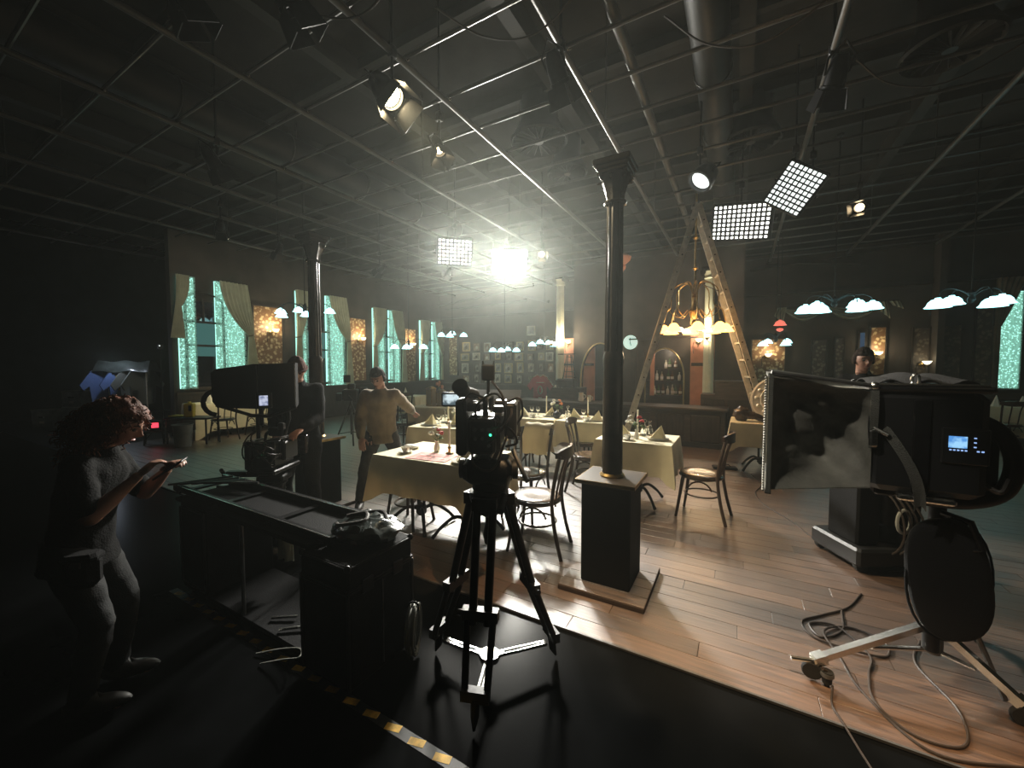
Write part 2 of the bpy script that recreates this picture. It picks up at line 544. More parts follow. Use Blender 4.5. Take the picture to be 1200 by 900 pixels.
def wood_floor():
    m = material('walnut_plank', (0.12, 0.06, 0.035), 0.33, coat=1.0, spec=1.0)
    m.node_tree.nodes['Principled BSDF'].inputs['Coat Roughness'].default_value = .42
    m.node_tree.nodes['Principled BSDF'].inputs['Coat IOR'].default_value = 2.0
    nt = m.node_tree
    b = nt.nodes['Principled BSDF']
    tc = nt.nodes.new('ShaderNodeTexCoord')
    oi = nt.nodes.new('ShaderNodeObjectInfo')
    geo = nt.nodes.new('ShaderNodeNewGeometry')
    mp = nt.nodes.new('ShaderNodeMapping')
    mp.inputs['Scale'].default_value = (1.3, 22, 1)
    nt.links.new(geo.outputs['Position'], mp.inputs['Vector'])
    ad = nt.nodes.new('ShaderNodeVectorMath')
    ad.operation = 'ADD'
    sc = nt.nodes.new('ShaderNodeVectorMath')
    sc.operation = 'SCALE'
    sc.inputs[0].default_value = (37, 11, 0)
    nt.links.new(oi.outputs['Random'], sc.inputs['Scale'])
    nt.links.new(mp.outputs[0], ad.inputs[0])
    nt.links.new(sc.outputs[0], ad.inputs[1])
    n = nt.nodes.new('ShaderNodeTexNoise')
    n.inputs['Scale'].default_value = 2.2
    n.inputs['Detail'].default_value = 8
    n.inputs['Roughness'].default_value = .62
    n.inputs['Distortion'].default_value = .6
    nt.links.new(ad.outputs[0], n.inputs['Vector'])
    r = nt.nodes.new('ShaderNodeValToRGB')
    r.color_ramp.elements[0].position = .3
    r.color_ramp.elements[1].position = .72
    r.color_ramp.elements[0].color = (0.024, 0.012, 0.008, 1)
    r.color_ramp.elements[1].color = (0.150, 0.078, 0.043, 1)
    nt.links.new(n.outputs['Fac'], r.inputs[0])
    hs = nt.nodes.new('ShaderNodeHueSaturation')
    mr = nt.nodes.new('ShaderNodeMapRange')
    mr.inputs['To Min'].default_value = .60
    mr.inputs['To Max'].default_value = 1.35
    nt.links.new(oi.outputs['Random'], mr.inputs['Value'])
    nt.links.new(mr.outputs[0], hs.inputs['Value'])
    nt.links.new(r.outputs[0], hs.inputs['Color'])
    nt.links.new(hs.outputs[0], b.inputs['Base Color'])
    rr = nt.nodes.new('ShaderNodeMapRange')
    rr.inputs['To Min'].default_value = .38
    rr.inputs['To Max'].default_value = .56
    nt.links.new(n.outputs['Fac'], rr.inputs['Value'])
    nt.links.new(rr.outputs[0], b.inputs['Roughness'])
    bp = nt.nodes.new('ShaderNodeBump')
    bp.inputs['Strength'].default_value = .55
    bp.inputs['Distance'].default_value = .005
    nt.links.new(bp.outputs[0], b.inputs['Coat Normal'])
    nt.links.new(n.outputs['Fac'], bp.inputs['Height'])
    nt.links.new(bp.outputs[0], b.inputs['Normal'])
    return m
M['plank'] = wood_floor()
M['plank_gap'] = material('floor_joint', (0.03, 0.017, 0.011), 0.6)
M['stage_black'] = material('black_gloss_floor', (0.004, 0.0043, 0.0046), 0.24, var=.3, scale=3, spec=.012, bump=.03, bscale=6)
M['studio_floor'] = material('dark_studio_floor', (0.03, 0.033, 0.033), 0.32, var=.25, scale=2, bump=.1, bscale=12)

# ------------------------------------------------------------------ the setting
def struct(name, mb, mat, label=None, smooth=0):
    o = mb.build(name, mat, None, smooth)
    return tag(o, label, None, None, 'structure')

WX = -10.9      # restaurant side wall
WY = 13.0       # restaurant back wall

fl = struct('floor', MB().box(((WX + 8.4) / 2, (2.2 + WY) / 2, -.02), (8.4 - WX, WY - 2.2, .02)), M['plank_gap'], 'dark walnut plank floor of the restaurant set')
# planks run along X: the nearest 300 are parts, the rest one part
PW, PL = 0.135, 1.25
pieces = []
row = 0
y = 2.2
while y < WY - .05:
    off = (row * 0.53) % PL
    x = WX + .02 - off
    while x < 8.4:
        x0, x1 = max(x, WX + .02), min(x + PL, 8.4)
        if x1 - x0 > .1:
            pieces.append((x0, x1, y, min(y + PW, WY - .02)))
        x += PL
    y += PW
    row += 1
def seen(p):
    cx, cy = (p[0] + p[1]) / 2, (p[2] + p[3]) / 2
    d = -.4955 * cx + .8686 * cy
    l = .8686 * cx + .4955 * cy
    return d if d > .8 and abs(l) < d * 1.4 else 99 + d
pieces.sort(key=seen)
pm = {}
rest = MB()
for k, (x0, x1, y0, y1) in enumerate(pieces):
    sx, sy = x1 - x0 - .002, y1 - y0 - .002
    if k < 300:
        key = (round(sx, 3), round(sy, 3))
        if key not in pm:
            pm[key] = MB().rbox((0, 0, 0), (sx, sy, .012), .002).mesh('plank', M['plank'], 0)
        inst('plank', pm[key], fl, ((x0 + x1) / 2, (y0 + y1) / 2, -.006 + rnd.uniform(-.0006, .0006)))
    else:
        rest.box(((x0 + x1) / 2, (y0 + y1) / 2, -.006), (sx, sy, .012))
tag(rest.build('far_planks', M['plank'], fl, 0), kind='stuff')

struct('floor_stage', MB().box((-3.5, -.4, -.03), (24, 5.195, .03)), M['stage_black'], 'glossy black stage floor in front of the planks')
struct('floor_studio', MB().box((-14.4, 7.5, -.035), (6.9, 10.6, .03)), M['studio_floor'], 'dark studio floor beside the set wall')
tag(MB().bar((-6, 2.197, -.004), (6, 2.197, -.004), .012, .012).build('trim_1', M['grey_metal'], None, 0), 'thin metal edging strip between planks and black floor', kind='structure')

struct('ceiling', MB().box((-4, 5.5, 5.75), (28, 19, .1)), M['deck'], 'dark studio ceiling above the lighting grid')
ceil = bpy.data.objects['ceiling']
for k in range(9):                     # joists of the roof
    MB().box((-11.5 + k * 2.3, 5.5, 5.55), (.16, 18.5, .28)).build('joist', M['joist'], ceil, 0)
for k in range(8):
    MB().box((-4, .6 + k * 1.6, 5.62), (24, .08, .14)).build('purlin', M['joist'], ceil, 0)
GZ = 4.40
pipe_x = [-13.2, -11.4, -10.0, -8.6, -7.2, -5.75, -4.25, -2.76, -1.42, .67, 2.3, 3.9, 5.6]
for x in pipe_x:
    MB().cyl((x, -1.0, GZ), (x, 12.9, GZ), .03, n=10).build('pipe', M['pipe'], ceil)
MB().cyl((-.97, 2.4, GZ + .12), (-.97, 9.5, GZ + .12), .05, n=10).build('pipe', M['pipe'], ceil)
yy = .35
while yy < 12.8:
    MB().cyl((-14, yy, GZ + .055), (7, yy, GZ + .055), .019, n=8).build('cross_pipe', M['pipe'], ceil)
    yy += .62
cm = MB().rbox((0, 0, 0), (.055, .05, .075), .012).cyl((.02, 0, 0), (.06, 0, 0), .009, n=6).mesh('pipe_clamp', M['chrome'], 0)
k = 0
yy = .35
while yy < 12.8:
    for x in pipe_x[2:11]:
        if (k * 7) % 5 < 3:
            inst('pipe_clamp', cm, ceil, (x, yy, GZ + .02))
        k += 1
    yy += .62
hm = MB().cyl((0, 0, GZ + .05), (0, 0, 5.7), .008, n=6).mesh('hanger', M['pipe'], 0)
for x in pipe_x[2::2]:
    for y in (1.6, 4.7, 7.8, 10.9):
        inst('hanger', hm, ceil, (x, y, 0))

def wall(name, label, c, d, mat):
    return struct(name, MB().box(c, d), mat, label)
wl = wall('wall_left', 'brown plaster side wall of the restaurant with tall windows', (WX - .1, (3.93 + WY) / 2, 2.3), (.2, WY - 3.93, 4.6), M['set_wall'])
wb = wall('wall_back', 'hazy brown back wall of the restaurant', (-1.25, WY + .1, 2.3), (19.7, .2, 4.6), M['set_wall'])
wall('wall_studio', 'black studio wall far beyond the clothes rack', (-18, 5.5, 2.8), (.2, 19, 5.7), M['studio_wall'])
wall('wall_studio_rear', 'black studio wall behind the set', (-4.2, 14.6, 2.8), (27.5, .2, 5.7), M['studio_wall'])
wall('wall_right', 'dark side wall of the restaurant out of reach', (8.5, 7.5, 2.8), (.2, 11, 5.7), M['set_wall'])
MB().box((WX + .015, (3.95 + WY) / 2, .48), (.03, WY - 3.97, .92)).build('wainscot', M['wainscot'], wl, 0)
MB().box((WX + .025, (3.95 + WY) / 2, .96), (.05, WY - 3.97, .05)).build('dado_rail', M['trim'], wl, 0)
MB().box((-1.25, WY - .015, .42), (19, .03, .82)).build('wainscot', M['wainscot'], wb, 0)
MB().box((-1.25, WY - .025, .85), (19, .05, .05)).build('dado_rail', M['trim'], wb, 0)
# ceiling beams of the restaurant, upper back wall
for x0, z0, x1, z1 in ((-12, 4.1, -6.5, 4.5), (-10.5, 3.9, -6.8, 4.0), (-7.4, 4.3, -5.9, 3.85), (.2, 4.25, 4.0, 4.5), (.6, 4.42, 2.6, 4.15)):
    MB().bar((max(x0, WX), WY - .05, z0), (x1, WY - .05, z1), .1, .09).build('beam', M['trim'], wb, 0)
MB().box((3.95, WY - .2, 2.3), (.12, .4, 4.6)).build('pilaster', M['set_wall'], wb, 0)
MB().box((-1.25, WY - .04, 3.55), (19, .08, .1)).build('cornice', M['trim'], wb, 0)

# ------------------------------------------------------------------ windows with lace and drapes (side wall)
def lace_sheet(y0, y1, z0, z1, x=WX + .10, slope=0.0):
    ph = rnd.uniform(0, 6)
    return MB().sheet(lambda u, v: (x + .018 * math.sin(u * (y1 - y0) * 52 + ph) * (.35 + .65 * v), y0 + (y1 - y0) * u + slope * (v - 1) * 0, z1 + (z0 - z1) * v - .02 * (1 - v) * u * slope), 40, 10)

def drape_sheet(y0, y1, yt, ztop, ztie, zbot, x=WX + .17, folds=7):
    # inner edge y0, gathered side y1, tied at (yt, ztie); works mirrored when y1 < y0
    s = 1 if y1 > y0 else -1
    H = ztop - zbot
    vt = (ztop - ztie) / H
    def fn(u, v):
        if v < vt:
            k = v / vt
            yi = y0 + (yt - s * .07 - y0) * (k ** 1.9 if k < 1 else 1)
            yo = y1 + (yt + s * .05 - y1) * k ** 1.1
            sag = -.16 * math.sin(k * PI) * (1 - u) * abs(y1 - y0)
        else:
            k = (v - vt) / (1 - vt)
            yi = yt - s * (.07 + .05 * k)
            yo = yt + s * (.05 + .10 * k)
            sag = 0
        w = abs(yo - yi)
        a = .034 * min(1, w * 3) + .006
        return (x + a * math.sin(u * 2 * PI * folds + 3 * v) + .03 * math.sin(PI * min(1, v / vt)) , yi + (yo - yi) * u, ztop - H * v + sag)
    return MB().sheet(fn, 70, 26, .006, (1, 0, 0))

bays = [  # left lace, right lace, top, bottom, left drape tie, right drape
    (4.02, 4.36, 4.75, 5.40, 3.60, 1.06),
    (6.73, 7.06, 7.66, 8.30, 3.70, .98),
    (9.43, 9.96, 10.13, 10.68, 3.56, .97),
    (11.72, 12.20, 12.44, 12.90, 3.36, 1.0),
]
bay_names = ['nearest the dark studio edge', 'behind the iron column', 'behind the man in the sweater', 'in the far corner']
for k, (a0, a1, b0, b1, zt, zb) in enumerate(bays):
    wf = MB()
    c = (a1 + b0) / 2
    hw = (b1 - a0) / 2 * .55
    wf.box((WX + .015, c - hw, 2.05), (.05, .06, 2.0)).box((WX + .015, c + hw, 2.05), (.05, .06, 2.0)).box((WX + .015, c, 1.06), (.07, hw * 2 + .1, .07))
    pts = [(WX + .015, c + hw * math.cos(t), 3.05 + .22 * math.sin(t)) for t in [PI * i / 14 for i in range(15)]]
    wf.tube(pts, .03, 6)
    win = tag(wf.build('window_%d' % (k + 1), M['trim'], None, 0), 'tall arched restaurant window ' + bay_names[k], kind='structure')
    MB().box((WX + .02, c, 2.60), (.03, hw * 2, .05)).build('transom', M['trim'], win, 0)
    MB().box((WX + .02, c, 2.06), (.03, hw * 2, .04)).build('transom', M['trim'], win, 0)
    MB().box((WX + .02, c - .02, 2.88), (.03, .035, .55)).build('mullion', M['trim'], win, 0)
    MB().box((WX + .004, c, 2.85), (.006, hw * 2, .46)).build('pane', M['lens'], win, 0)
    MB().box((WX + .004, c, 2.33), (.006, hw * 2, .50)).build('pane', M['window_glow_low'], win, 0)
    MB().box((WX + .004, c, 1.92), (.006, hw * 2, .22)).build('pane', M['window_glow_low'], win, 0)
    MB().box((WX + .004, c, 1.45), (.006, hw * 2, .72)).build('pane', M['lens'], win, 0)
    for (y0, y1) in ((a0, a1), (b0, b1)):
        MB().box((WX + .03, (y0 + y1) / 2, (zt + zb) / 2), (.006, y1 - y0 - .02, zt - zb - .02)).build('lit_pane', M['window_glow'], win, 0)
    where = 'of the window ' + bay_names[k]
    for s, (y0, y1) in (('near', (a0, a1)), ('far', (b0, b1))):
        o = lace_sheet(y0, y1, zb, zt).build('lace_curtain', M['lace'], None, 60)
        tag(o, 'backlit teal lace on the %s side %s' % (s, where), 'curtain', 'backlit lace curtains')
    rail = MB().cyl((WX + .14, a0 - .1, zt + .02), (WX + .14, b1 + .15, zt + .02), .012)
    # right drape
    d = thing('tied_drape', 'sage drape tied on the far side ' + where, 'curtain', (0, 0, 0), 0, 'tied sage drapes')
    drape_sheet(b0 + .07, b1 + .04, b1 + .10, zt, zt - 1.35 if k else 2.35, zb if k else 1.55).build('drape', M['drape'], d, 70)
    MB().tube([(WX + .17 + .05 * math.cos(t), b1 + .09 + .08 * math.sin(t), (zt - 1.35 if k else 2.35) + .02 * math.sin(t)) for t in [2 * PI * i / 12 for i in range(12)]], .014, 6, True).build('tie_band', M['drape_dark'], d)
    if k:
        d = thing('tied_drape', 'sage drape tied on the near side ' + where, 'curtain', (0, 0, 0), 0, 'tied sage drapes')
        drape_sheet(a1 - .03, a0 - .04, a0 + .02, zt, zt - 1.3, zb).build('drape', M['drape'], d, 70)
        MB().tube([(WX + .17 + .05 * math.cos(t), a0 + .02 + .08 * math.sin(t), zt - 1.3 + .02 * math.sin(t)) for t in [2 * PI * i / 12 for i in range(12)]], .014, 6, True).build('tie_band', M['drape_dark'], d)
    else:
        d = thing('tied_drape', 'sage drape edge cut off by the dark studio beside the first lace curtain', 'curtain', (0, 0, 0), 0, 'tied sage drapes')
        drape_sheet(4.22, 3.98, 3.99, zt, 2.9, 2.2).build('drape', M['drape'], d, 70)

# ------------------------------------------------------------------ lit wallpaper panels with sconces
def wall_panel(label, y0, y1, z0, z1, energy, mat='damask'):
    p = thing('wallpaper_panel', label, 'wall panel', (WX, (y0 + y1) / 2, (z0 + z1) / 2), 0, 'damask wallpaper panels')
    w, h = y1 - y0, z1 - z0
    MB().box((.012, 0, 0), (.024, w, h)).build('wallpaper', M[mat], p, 0)
    f = MB()
    for s in (-1, 1):
        f.box((.02, s * (w / 2 + .02), 0), (.04, .04, h + .08)).box((.02, 0, s * (h / 2 + .02)), (.04, w, .04))
    f.build('moulding', M['trim'], p, 0)
def sconce(label, loc, energy, nrm=(1, 0), col=(1.0, .84, .55), mat='warm_lamp', up=True):
    # a curved arm wall lamp; nrm = wall normal
    s = thing('wall_lamp', label, 'wall lamp', loc, math.atan2(nrm[1], nrm[0]))
    MB().lathe([(0, -.02), (.05, -.02), (.06, 0), (.03, .015), (0, .02)], 14, (.02, 0, 0), Matrix.Rotation(PI / 2, 3, 'Y')).build('back_plate', M['brass'], s)
    MB().tube(bez((.02, 0, -.02), (.14, 0, -.16), (.20, .02, -.12), (.20, .03, 0), 8), .009, 6).build('arm', M['brass'], s)
    MB().tube(bez((.02, 0, .02), (.05, -.10, .10), (.08, -.14, -.06), (.03, -.1, -.26), 8), .007, 6).build('scroll', M['iron'], s)
    MB().lathe([(.02, 0), (.05, .02), (.085, .075), (.078, .075), (.045, .025), (.015, .006)], 16, (.20, .03, 0)).build('lamp_shade', M[mat], s)
    lamp('sconce_light', 'POINT', (.22, .03, .14), energy, col, s, shadow_soft_size=.05)
wall_panel('bright damask wallpaper panel behind the hooded monitor', 5.64, 6.36, 1.64, 3.14, 20)
wall_panel('damask wallpaper panel above the man in the sweater', 8.55, 9.16, 1.10, 3.12, 20)
wall_panel('damask wallpaper panel past the third window', 10.92, 11.53, .99, 2.96, 20)
sconce('wall lamp on the bright damask panel by the hooded monitor', (WX + .03, 6.05, 2.48), 17)
sconce('wall lamp on the damask panel above the man in the sweater', (WX + .03, 8.88, 2.42), 17)
sconce('wall lamp on the damask panel past the third window', (WX + .03, 11.2, 2.35), 17)

def back_panel(label, x0, x1, z0, z1, mat, wallpaper=True):
    p = thing('wallpaper_panel', label, 'wall panel', ((x0 + x1) / 2, WY, (z0 + z1) / 2), 0, 'damask wallpaper panels')
    w, h = x1 - x0, z1 - z0
    MB().box((0, -.045, 0), (w, .03, h)).build('wallpaper', M[mat], p, 0)
    f = MB()
    for s in (-1, 1):
        f.box((s * (w / 2 + .015), -.04, 0), (.03, .07, h + .06)).box((0, -.04, s * (h / 2 + .015)), (w, .07, .03))
    f.build('moulding', M['trim'], p, 0)
back_panel('narrow pale wallpaper strip beside the far corner', -10.35, -9.95, 1.2, 2.75, 'damask')
back_panel('broad lit damask panel right of the ladder foot', .32, 1.07, .95, 2.30, 'damask')
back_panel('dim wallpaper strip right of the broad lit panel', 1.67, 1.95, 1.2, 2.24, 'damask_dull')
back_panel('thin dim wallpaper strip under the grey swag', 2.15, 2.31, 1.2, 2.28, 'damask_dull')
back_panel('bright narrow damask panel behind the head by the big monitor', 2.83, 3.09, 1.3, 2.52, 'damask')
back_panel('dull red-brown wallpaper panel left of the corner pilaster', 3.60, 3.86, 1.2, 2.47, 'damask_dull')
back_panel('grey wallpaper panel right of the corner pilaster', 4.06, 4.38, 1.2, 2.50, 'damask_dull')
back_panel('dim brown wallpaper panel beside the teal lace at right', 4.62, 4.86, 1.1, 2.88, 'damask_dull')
sconce('wall lamp on the broad lit damask panel', (.66, WY - .08, 1.83), 9, (0, -1))
sconce('wall lamp on the bright narrow damask panel', (2.9, WY - .08, 1.85), 7, (0, -1))
sconce('wall lamp on the red-brown wallpaper panel', (3.75, WY - .08, 1.62), .8, (0, -1))
# right hand window
wf = MB().box((5.1, WY - .02, 1.03), (.5, .08, .06)).box((5.34, WY - .02, 2.2), (.05, .06, 2.4))
win = tag(wf.build('window_5', M['trim'], None, 0), 'tall window at the right end of the back wall', kind='structure')
MB().box((5.1, WY - .03, 2.15), (.40, .006, 2.1)).build('lit_pane', M['window_glow'], win, 0)
sl = MB()
for s in (-1, 1):
    sl.box((2.67 + s * .06, WY - .02, 2.2), (.03, .04, .5)).box((2.67, WY - .02, 2.2 + s * .235), (.12, .04, .03))
sl = tag(sl.build('window_6', M['trim'], None, 0), 'narrow blue window slit under the grey swag', kind='structure')
MB().box((2.67, WY - .012, 2.2), (.09, .02, .42)).build('pane', M['blue_slit'], sl, 0)
o = MB().sheet(lambda u, v: (4.90 + .39 * u, WY - .10 + .015 * math.sin(u * 22), 3.18 - 2.09 * v), 36, 8).build('lace_curtain', M['lace'], None, 60)
tag(o, 'backlit teal lace curtain at the right end of the back wall', 'curtain', 'backlit lace curtains')
d = thing('tied_drape', 'dull drape swept aside over the right hand lace curtain', 'curtain', (0, 0, 0), 0, 'tied sage drapes')
def fnr(u, v):
    k = v
    xi, xo = 5.32 + (4.96 - 5.32) * k ** .8, 4.84 + .02 * k
    return (xo + (xi - xo) * u, WY - .17 + .03 * math.sin(u * 34), 3.5 - (1.05 + .0 * u) * v - .1 * math.sin(v * PI) * u)
MB().sheet(fnr, 50, 16, .006, (0, -1, 0)).build('drape', M['drape_dark'], d, 70)
MB().sheet(lambda u, v: (4.84 + .10 * u, WY - .17 + .025 * math.sin(u * 18), 2.46 - 1.4 * v), 20, 8, .006, (0, -1, 0)).build('tail', M['drape_dark'], d, 70)
# grey swag over the bar end
sw = thing('swag_valance', 'grey draped swag valance above the teal lamps', 'valance', (0, 0, 0))
for (x0, x1, dip) in ((1.0, 1.9, .33), (1.9, 2.95, .36)):
    def fs(u, v, x0=x0, x1=x1, dip=dip):
        q = 4 * u * (1 - u)
        return (x0 + (x1 - x0) * u, WY - .12 - .08 * v * q + .02 * math.sin(v * 22) * q, 3.12 - .04 * v - dip * q * (.25 + .75 * v))
    MB().sheet(fs, 30, 14, .006, (0, -1, 0)).build('swag', M['swag'], sw, 70)
for x, l in ((.98, .42), (2.97, .42), (3.2, .2)):
    MB().sheet(lambda u, v, x=x, l=l: (x - .1 + .2 * u + .15 * v * (1 if x > 2 else -1) * .5, WY - .14 + .03 * math.sin(u * 16), 3.14 - l * v * (.5 + .5 * u)), 20, 8, .006, (0, -1, 0)).build('tail', M['swag'], sw, 70)
MB().cyl((.9, WY - .1, 3.16), (3.3, WY - .1, 3.16), .015).build('rail', M['trim'], sw)

# ------------------------------------------------------------------ hanging lamps with teal shades
SHADE = [(.015, .12), (.026, .12), (.03, .105), (.062, .095), (.09, .065), (.105, .025), (.128, 0), (.122, 0), (.098, .025), (.08, .06), (.02, .085)]
def pendant(label, loc, shades, scale=1.0, rod=1.2, mat='teal_lamp'):
    p = thing('hanging_lamp', label, 'lamp', loc, 0, 'hanging lamps with glowing shades')
    rod = 5.70 - loc[2]
    MB().cyl((0, 0, .12), (0, 0, rod), .010, n=8).build('rod', M['iron'], p)
    MB().lathe([(0, -.06), (.03, -.04), (.05, 0), (.03, .06), (.045, .10), (.015, .16), (0, .16)], 12, (0, 0, .12)).build('hub', M['iron'], p)
    MB().lathe([(0, 0), (.06, 0), (.05, -.03), (.015, -.05), (0, -.05)], 12, (0, 0, rod)).build('ceiling_rose', M['iron'], p)
    for (x, y, z) in shades:
        MB().tube(bez((0, 0, .15), (x * .4, y * .4, .34), (x, y, .32), (x, y, z + .12 * scale), 7), .008, 6).build('arm', M['iron'], p)
        MB().lathe([(r * scale, q * scale + z) for r, q in SHADE], 16, (x, y, 0)).build('lamp_shade', M[mat], p)
Rv = Vector((.8686, .4955, 0)); Fv = Vector((-.4955, .8686, 0))
def off(r, f, z): q = Rv * r + Fv * f; return (q.x, q.y, z)
pendant('teal hanging lamp in front of the first damask panel', (-8.62, 5.58, 2.72), [off(-.55, 0, .06), off(-.25, .2, .12), off(-.36, -.3, -.06), off(.08, -.1, -.02), off(.52, .1, .08)], 1.0, 1.68)
pendant('teal hanging lamp on a long rod past the sweater man', (-8.6, 8.83, 2.10), [off(-.42, 0, 0), off(0, -.25, -.02), off(-.08, .3, .05), off(.44, 0, 0)], 1.1, 2.3)
pendant('teal hanging lamp nearest the far corner', (-8.62, 10.95, 2.60), [off(-.38, 0, 0), off(-.04, .2, .08), off(-.05, -.25, -.04), off(.38, .1, 0)], 1.1, 1.8)
pendant('teal hanging lamp before the left half of the picture wall', (-6.25, 10.5, 2.02), [off(-.36, 0, 0), off(-.1, -.25, -.02), off(.08, .25, .04), off(.36, 0, 0)], 1.0, 2.38)
pendant('teal hanging lamp before the right half of the picture wall', (-5.1, 10.9, 2.18), [off(-.36, 0, 0), off(-.14, -.2, .06), off(.14, .2, .06), off(.38, 0, 0), off(.28, -.2, -.02)], 1.0, 2.22)
pendant('six-shade teal hanging lamp in front of the grey swag', (1.48, 9.2, 2.58), [off(-.52, 0, -.03), off(-.40, -.2, -.05), off(-.12, .25, .07), off(.16, -.3, -.04), off(.50, .1, .09), off(.56, -.15, .02)], 1.25, 1.82)
pendant('four-shade teal hanging lamp by the corner pilaster', (3.0, 8.6, 2.46), [off(-.5, 0, 0), off(-.02, .25, .08), off(.02, -.25, -.02), off(.46, 0, .06)], 1.2, 1.94)
pendant('small teal hanging lamp in front of the broad lit panel', (.75, 11.3, 2.08), [off(-.30, 0, -.02), off(-.06, .2, .05), off(.10, -.2, -.02), off(.34, .1, .05)], .9, 2.3)
rl = thing('hanging_lamp', 'small red glowing hanging lamp left of the grey swag', 'lamp', (.775, 10.6, 2.48))
MB().cyl((0, 0, .12), (0, 0, 3.22), .008, n=8).build('rod', M['iron'], rl)
MB().lathe([(r, q) for r, q in SHADE], 16).build('lamp_shade', M['red_lamp'], rl)
MB().lathe([(0, -.14), (.05, -.12), (.07, -.09), (.05, -.07), (0, -.06)], 14).build('lower_globe', M['red_lamp'], rl)

# ------------------------------------------------------------------ picture wall
cols = [(-9.55, .40), (-9.0, .34), (-8.5, .36), (-8.02, .30), (-7.55, .36), (-7.08, .34), (-6.6, .30), (-6.2, .26), (-5.82, .30), (-5.42, .30)]
rows_z = [(2.32, .40), (1.92, .34), (1.50, .40), (1.08, .40)]
ordw = ['first', 'second', 'third', 'fourth', 'fifth', 'sixth', 'seventh', 'eighth', 'ninth', 'tenth']
roww = ['top', 'second', 'third', 'bottom']
fr_m = ['frame_d', 'frame_g', 'frame_w', 'frame_d', 'frame_g']
pp_m = ['paper', 'paper2', 'paper3', 'paper']
def picture(x, z, w, h, fm, pm_, label):
    p = thing('framed_picture', label, 'picture', (x, WY, z), 0, 'framed pictures on the picture wall')
    t = .035
    f = MB()
    for s in (-1, 1):
        f.box((s * (w / 2 - t / 2), -.025, 0), (t, .04, h)).box((0, -.025, s * (h / 2 - t / 2)), (w - 2 * t, .04, t))
    f.build('frame', M[fm], p, 0)
    MB().box((0, -.015, 0), (w - 1.6 * t, .02, h - 1.6 * t)).build('picture_sheet', M[pm_], p, 0)
    MB().ball((0, -.028, -h * .05), (w * .16, .006, h * .2), 10, 6).build('portrait_figure', M['frame_d' if pm_ != 'paper3' else 'frame_w'], p)
for j, (z, hh) in enumerate(rows_z):
    for i, (x, ww) in enumerate(cols):
        if (j, i) in ((0, 3), (3, 8), (3, 9)):
            continue
        w, h = ww * rnd.uniform(.8, 1.05), hh * rnd.uniform(.78, 1.0)
        picture(x + rnd.uniform(-.04, .04), z + rnd.uniform(-.03, .03), w, h, rnd.choice(fr_m), rnd.choice(pp_m), '%s framed picture from the left in the %s row of the picture wall' % (ordw[i], roww[j]))
picture(-6.6, 2.86, .34, .34, 'frame_w', 'paper', 'lone framed picture hanging above the picture wall')

# ------------------------------------------------------------------ bar: partition with arches, counter, shelf, clock, rose panels
def arch_wall(mb, x0, x1, a0, a1, zs, ztop, y0, y1, zt=4.6):
    c, r = (a0 + a1) / 2, (a1 - a0) / 2
    n = 18
    poly = [(x0, 0), (a0, 0), (a0, zs)] + [(c - r * math.cos(PI * i / n), zs + (ztop - zs) * math.sin(PI * i / n)) for i in range(1, n)] + [(a1, zs), (a1, 0), (x1, 0), (x1, zt), (x0, zt)]
    Mx = Matrix(((1, 0, 0), (0, 0, 1), (0, 1, 0)))
    mb.prism(poly, y0, y1, Mx)
bp = MB()
arch_wall(bp, -4.2, -2.6, -3.95, -2.85, 1.2, 2.2, 11.0, 11.12)
arch_wall(bp, -2.6, -1.06, -2.15, -1.22, 1.25, 2.02, 11.0, 11.12)
bp.box((-.22, 11.06, 2.3), (.6, .12, 4.6))
bp.box((-.79, 11.06, 3.55), (.54, .12, 2.1))
bw = tag(bp.build('wall_bar', M['set_wall'], None, 0), 'dark bar partition with two arched openings', kind='structure')
for c, r, zs, zt in ((-3.4, .57, 1.2, 2.22), (-1.685, .48, 1.25, 2.04)):
    pts = [(c - r, 10.985, .0), (c - r, 10.985, zs)] + [(c - r * math.cos(PI * i / 16), 10.985, zs + (zt - zs) * math.sin(PI * i / 16)) for i in range(1, 16)] + [(c + r, 10.985, zs), (c + r, 10.985, 0)]
    MB().tube(pts, .022, 6).build('arch_moulding', M['frame_g'], bw)
for x in (-2.48, -2.28):
    MB().box((x, 10.98, 1.0), (.14, .05, 2.0)).build('door_panel', M['trim'], bw, 0)
MB().box((-1.98, 10.98, 1.45), (.10, .05, 1.3)).build('pilaster', M['rose_panel'], bw, 0)
MB().box((-1.75, 10.97, 2.30), (1.7, .06, .04)).build('cornice', M['trim'], bw, 0)
rp = thing('rose_panel', 'rose-coloured door panel under the chandelier', 'panel', (-.79, 10.98, 0))
MB().box((0, 0, 1.25), (.54, .05, 2.5)).build('panel_board', M['rose_panel'], rp, 0)
MB().box((0, -.03, 1.62), (.5, .03, .08)).build('cross_rail', M['trim'], rp, 0)
for z, h in ((2.05, .62), (1.15, .70)):
    MB().box((-.05, -.032, z), (.28, .014, h)).build('raised_field', M['rose_panel'], rp, 0)
rp = thing('rose_panel', 'rose-coloured door panel beside the pale column', 'panel', (-4.12, 11.2, 0))
MB().box((0, 0, 1.2), (1.0, .05, 2.4)).build('panel_board', M['rose_panel'], rp, 0)
MB().box((0, -.03, 1.62), (.96, .03, .07)).build('cross_rail', M['trim'], rp, 0)
for z, h in ((2.0, .55), (1.15, .70)):
    MB().box((.15, -.032, z), (.5, .014, h)).build('raised_field', M['rose_panel'], rp, 0)

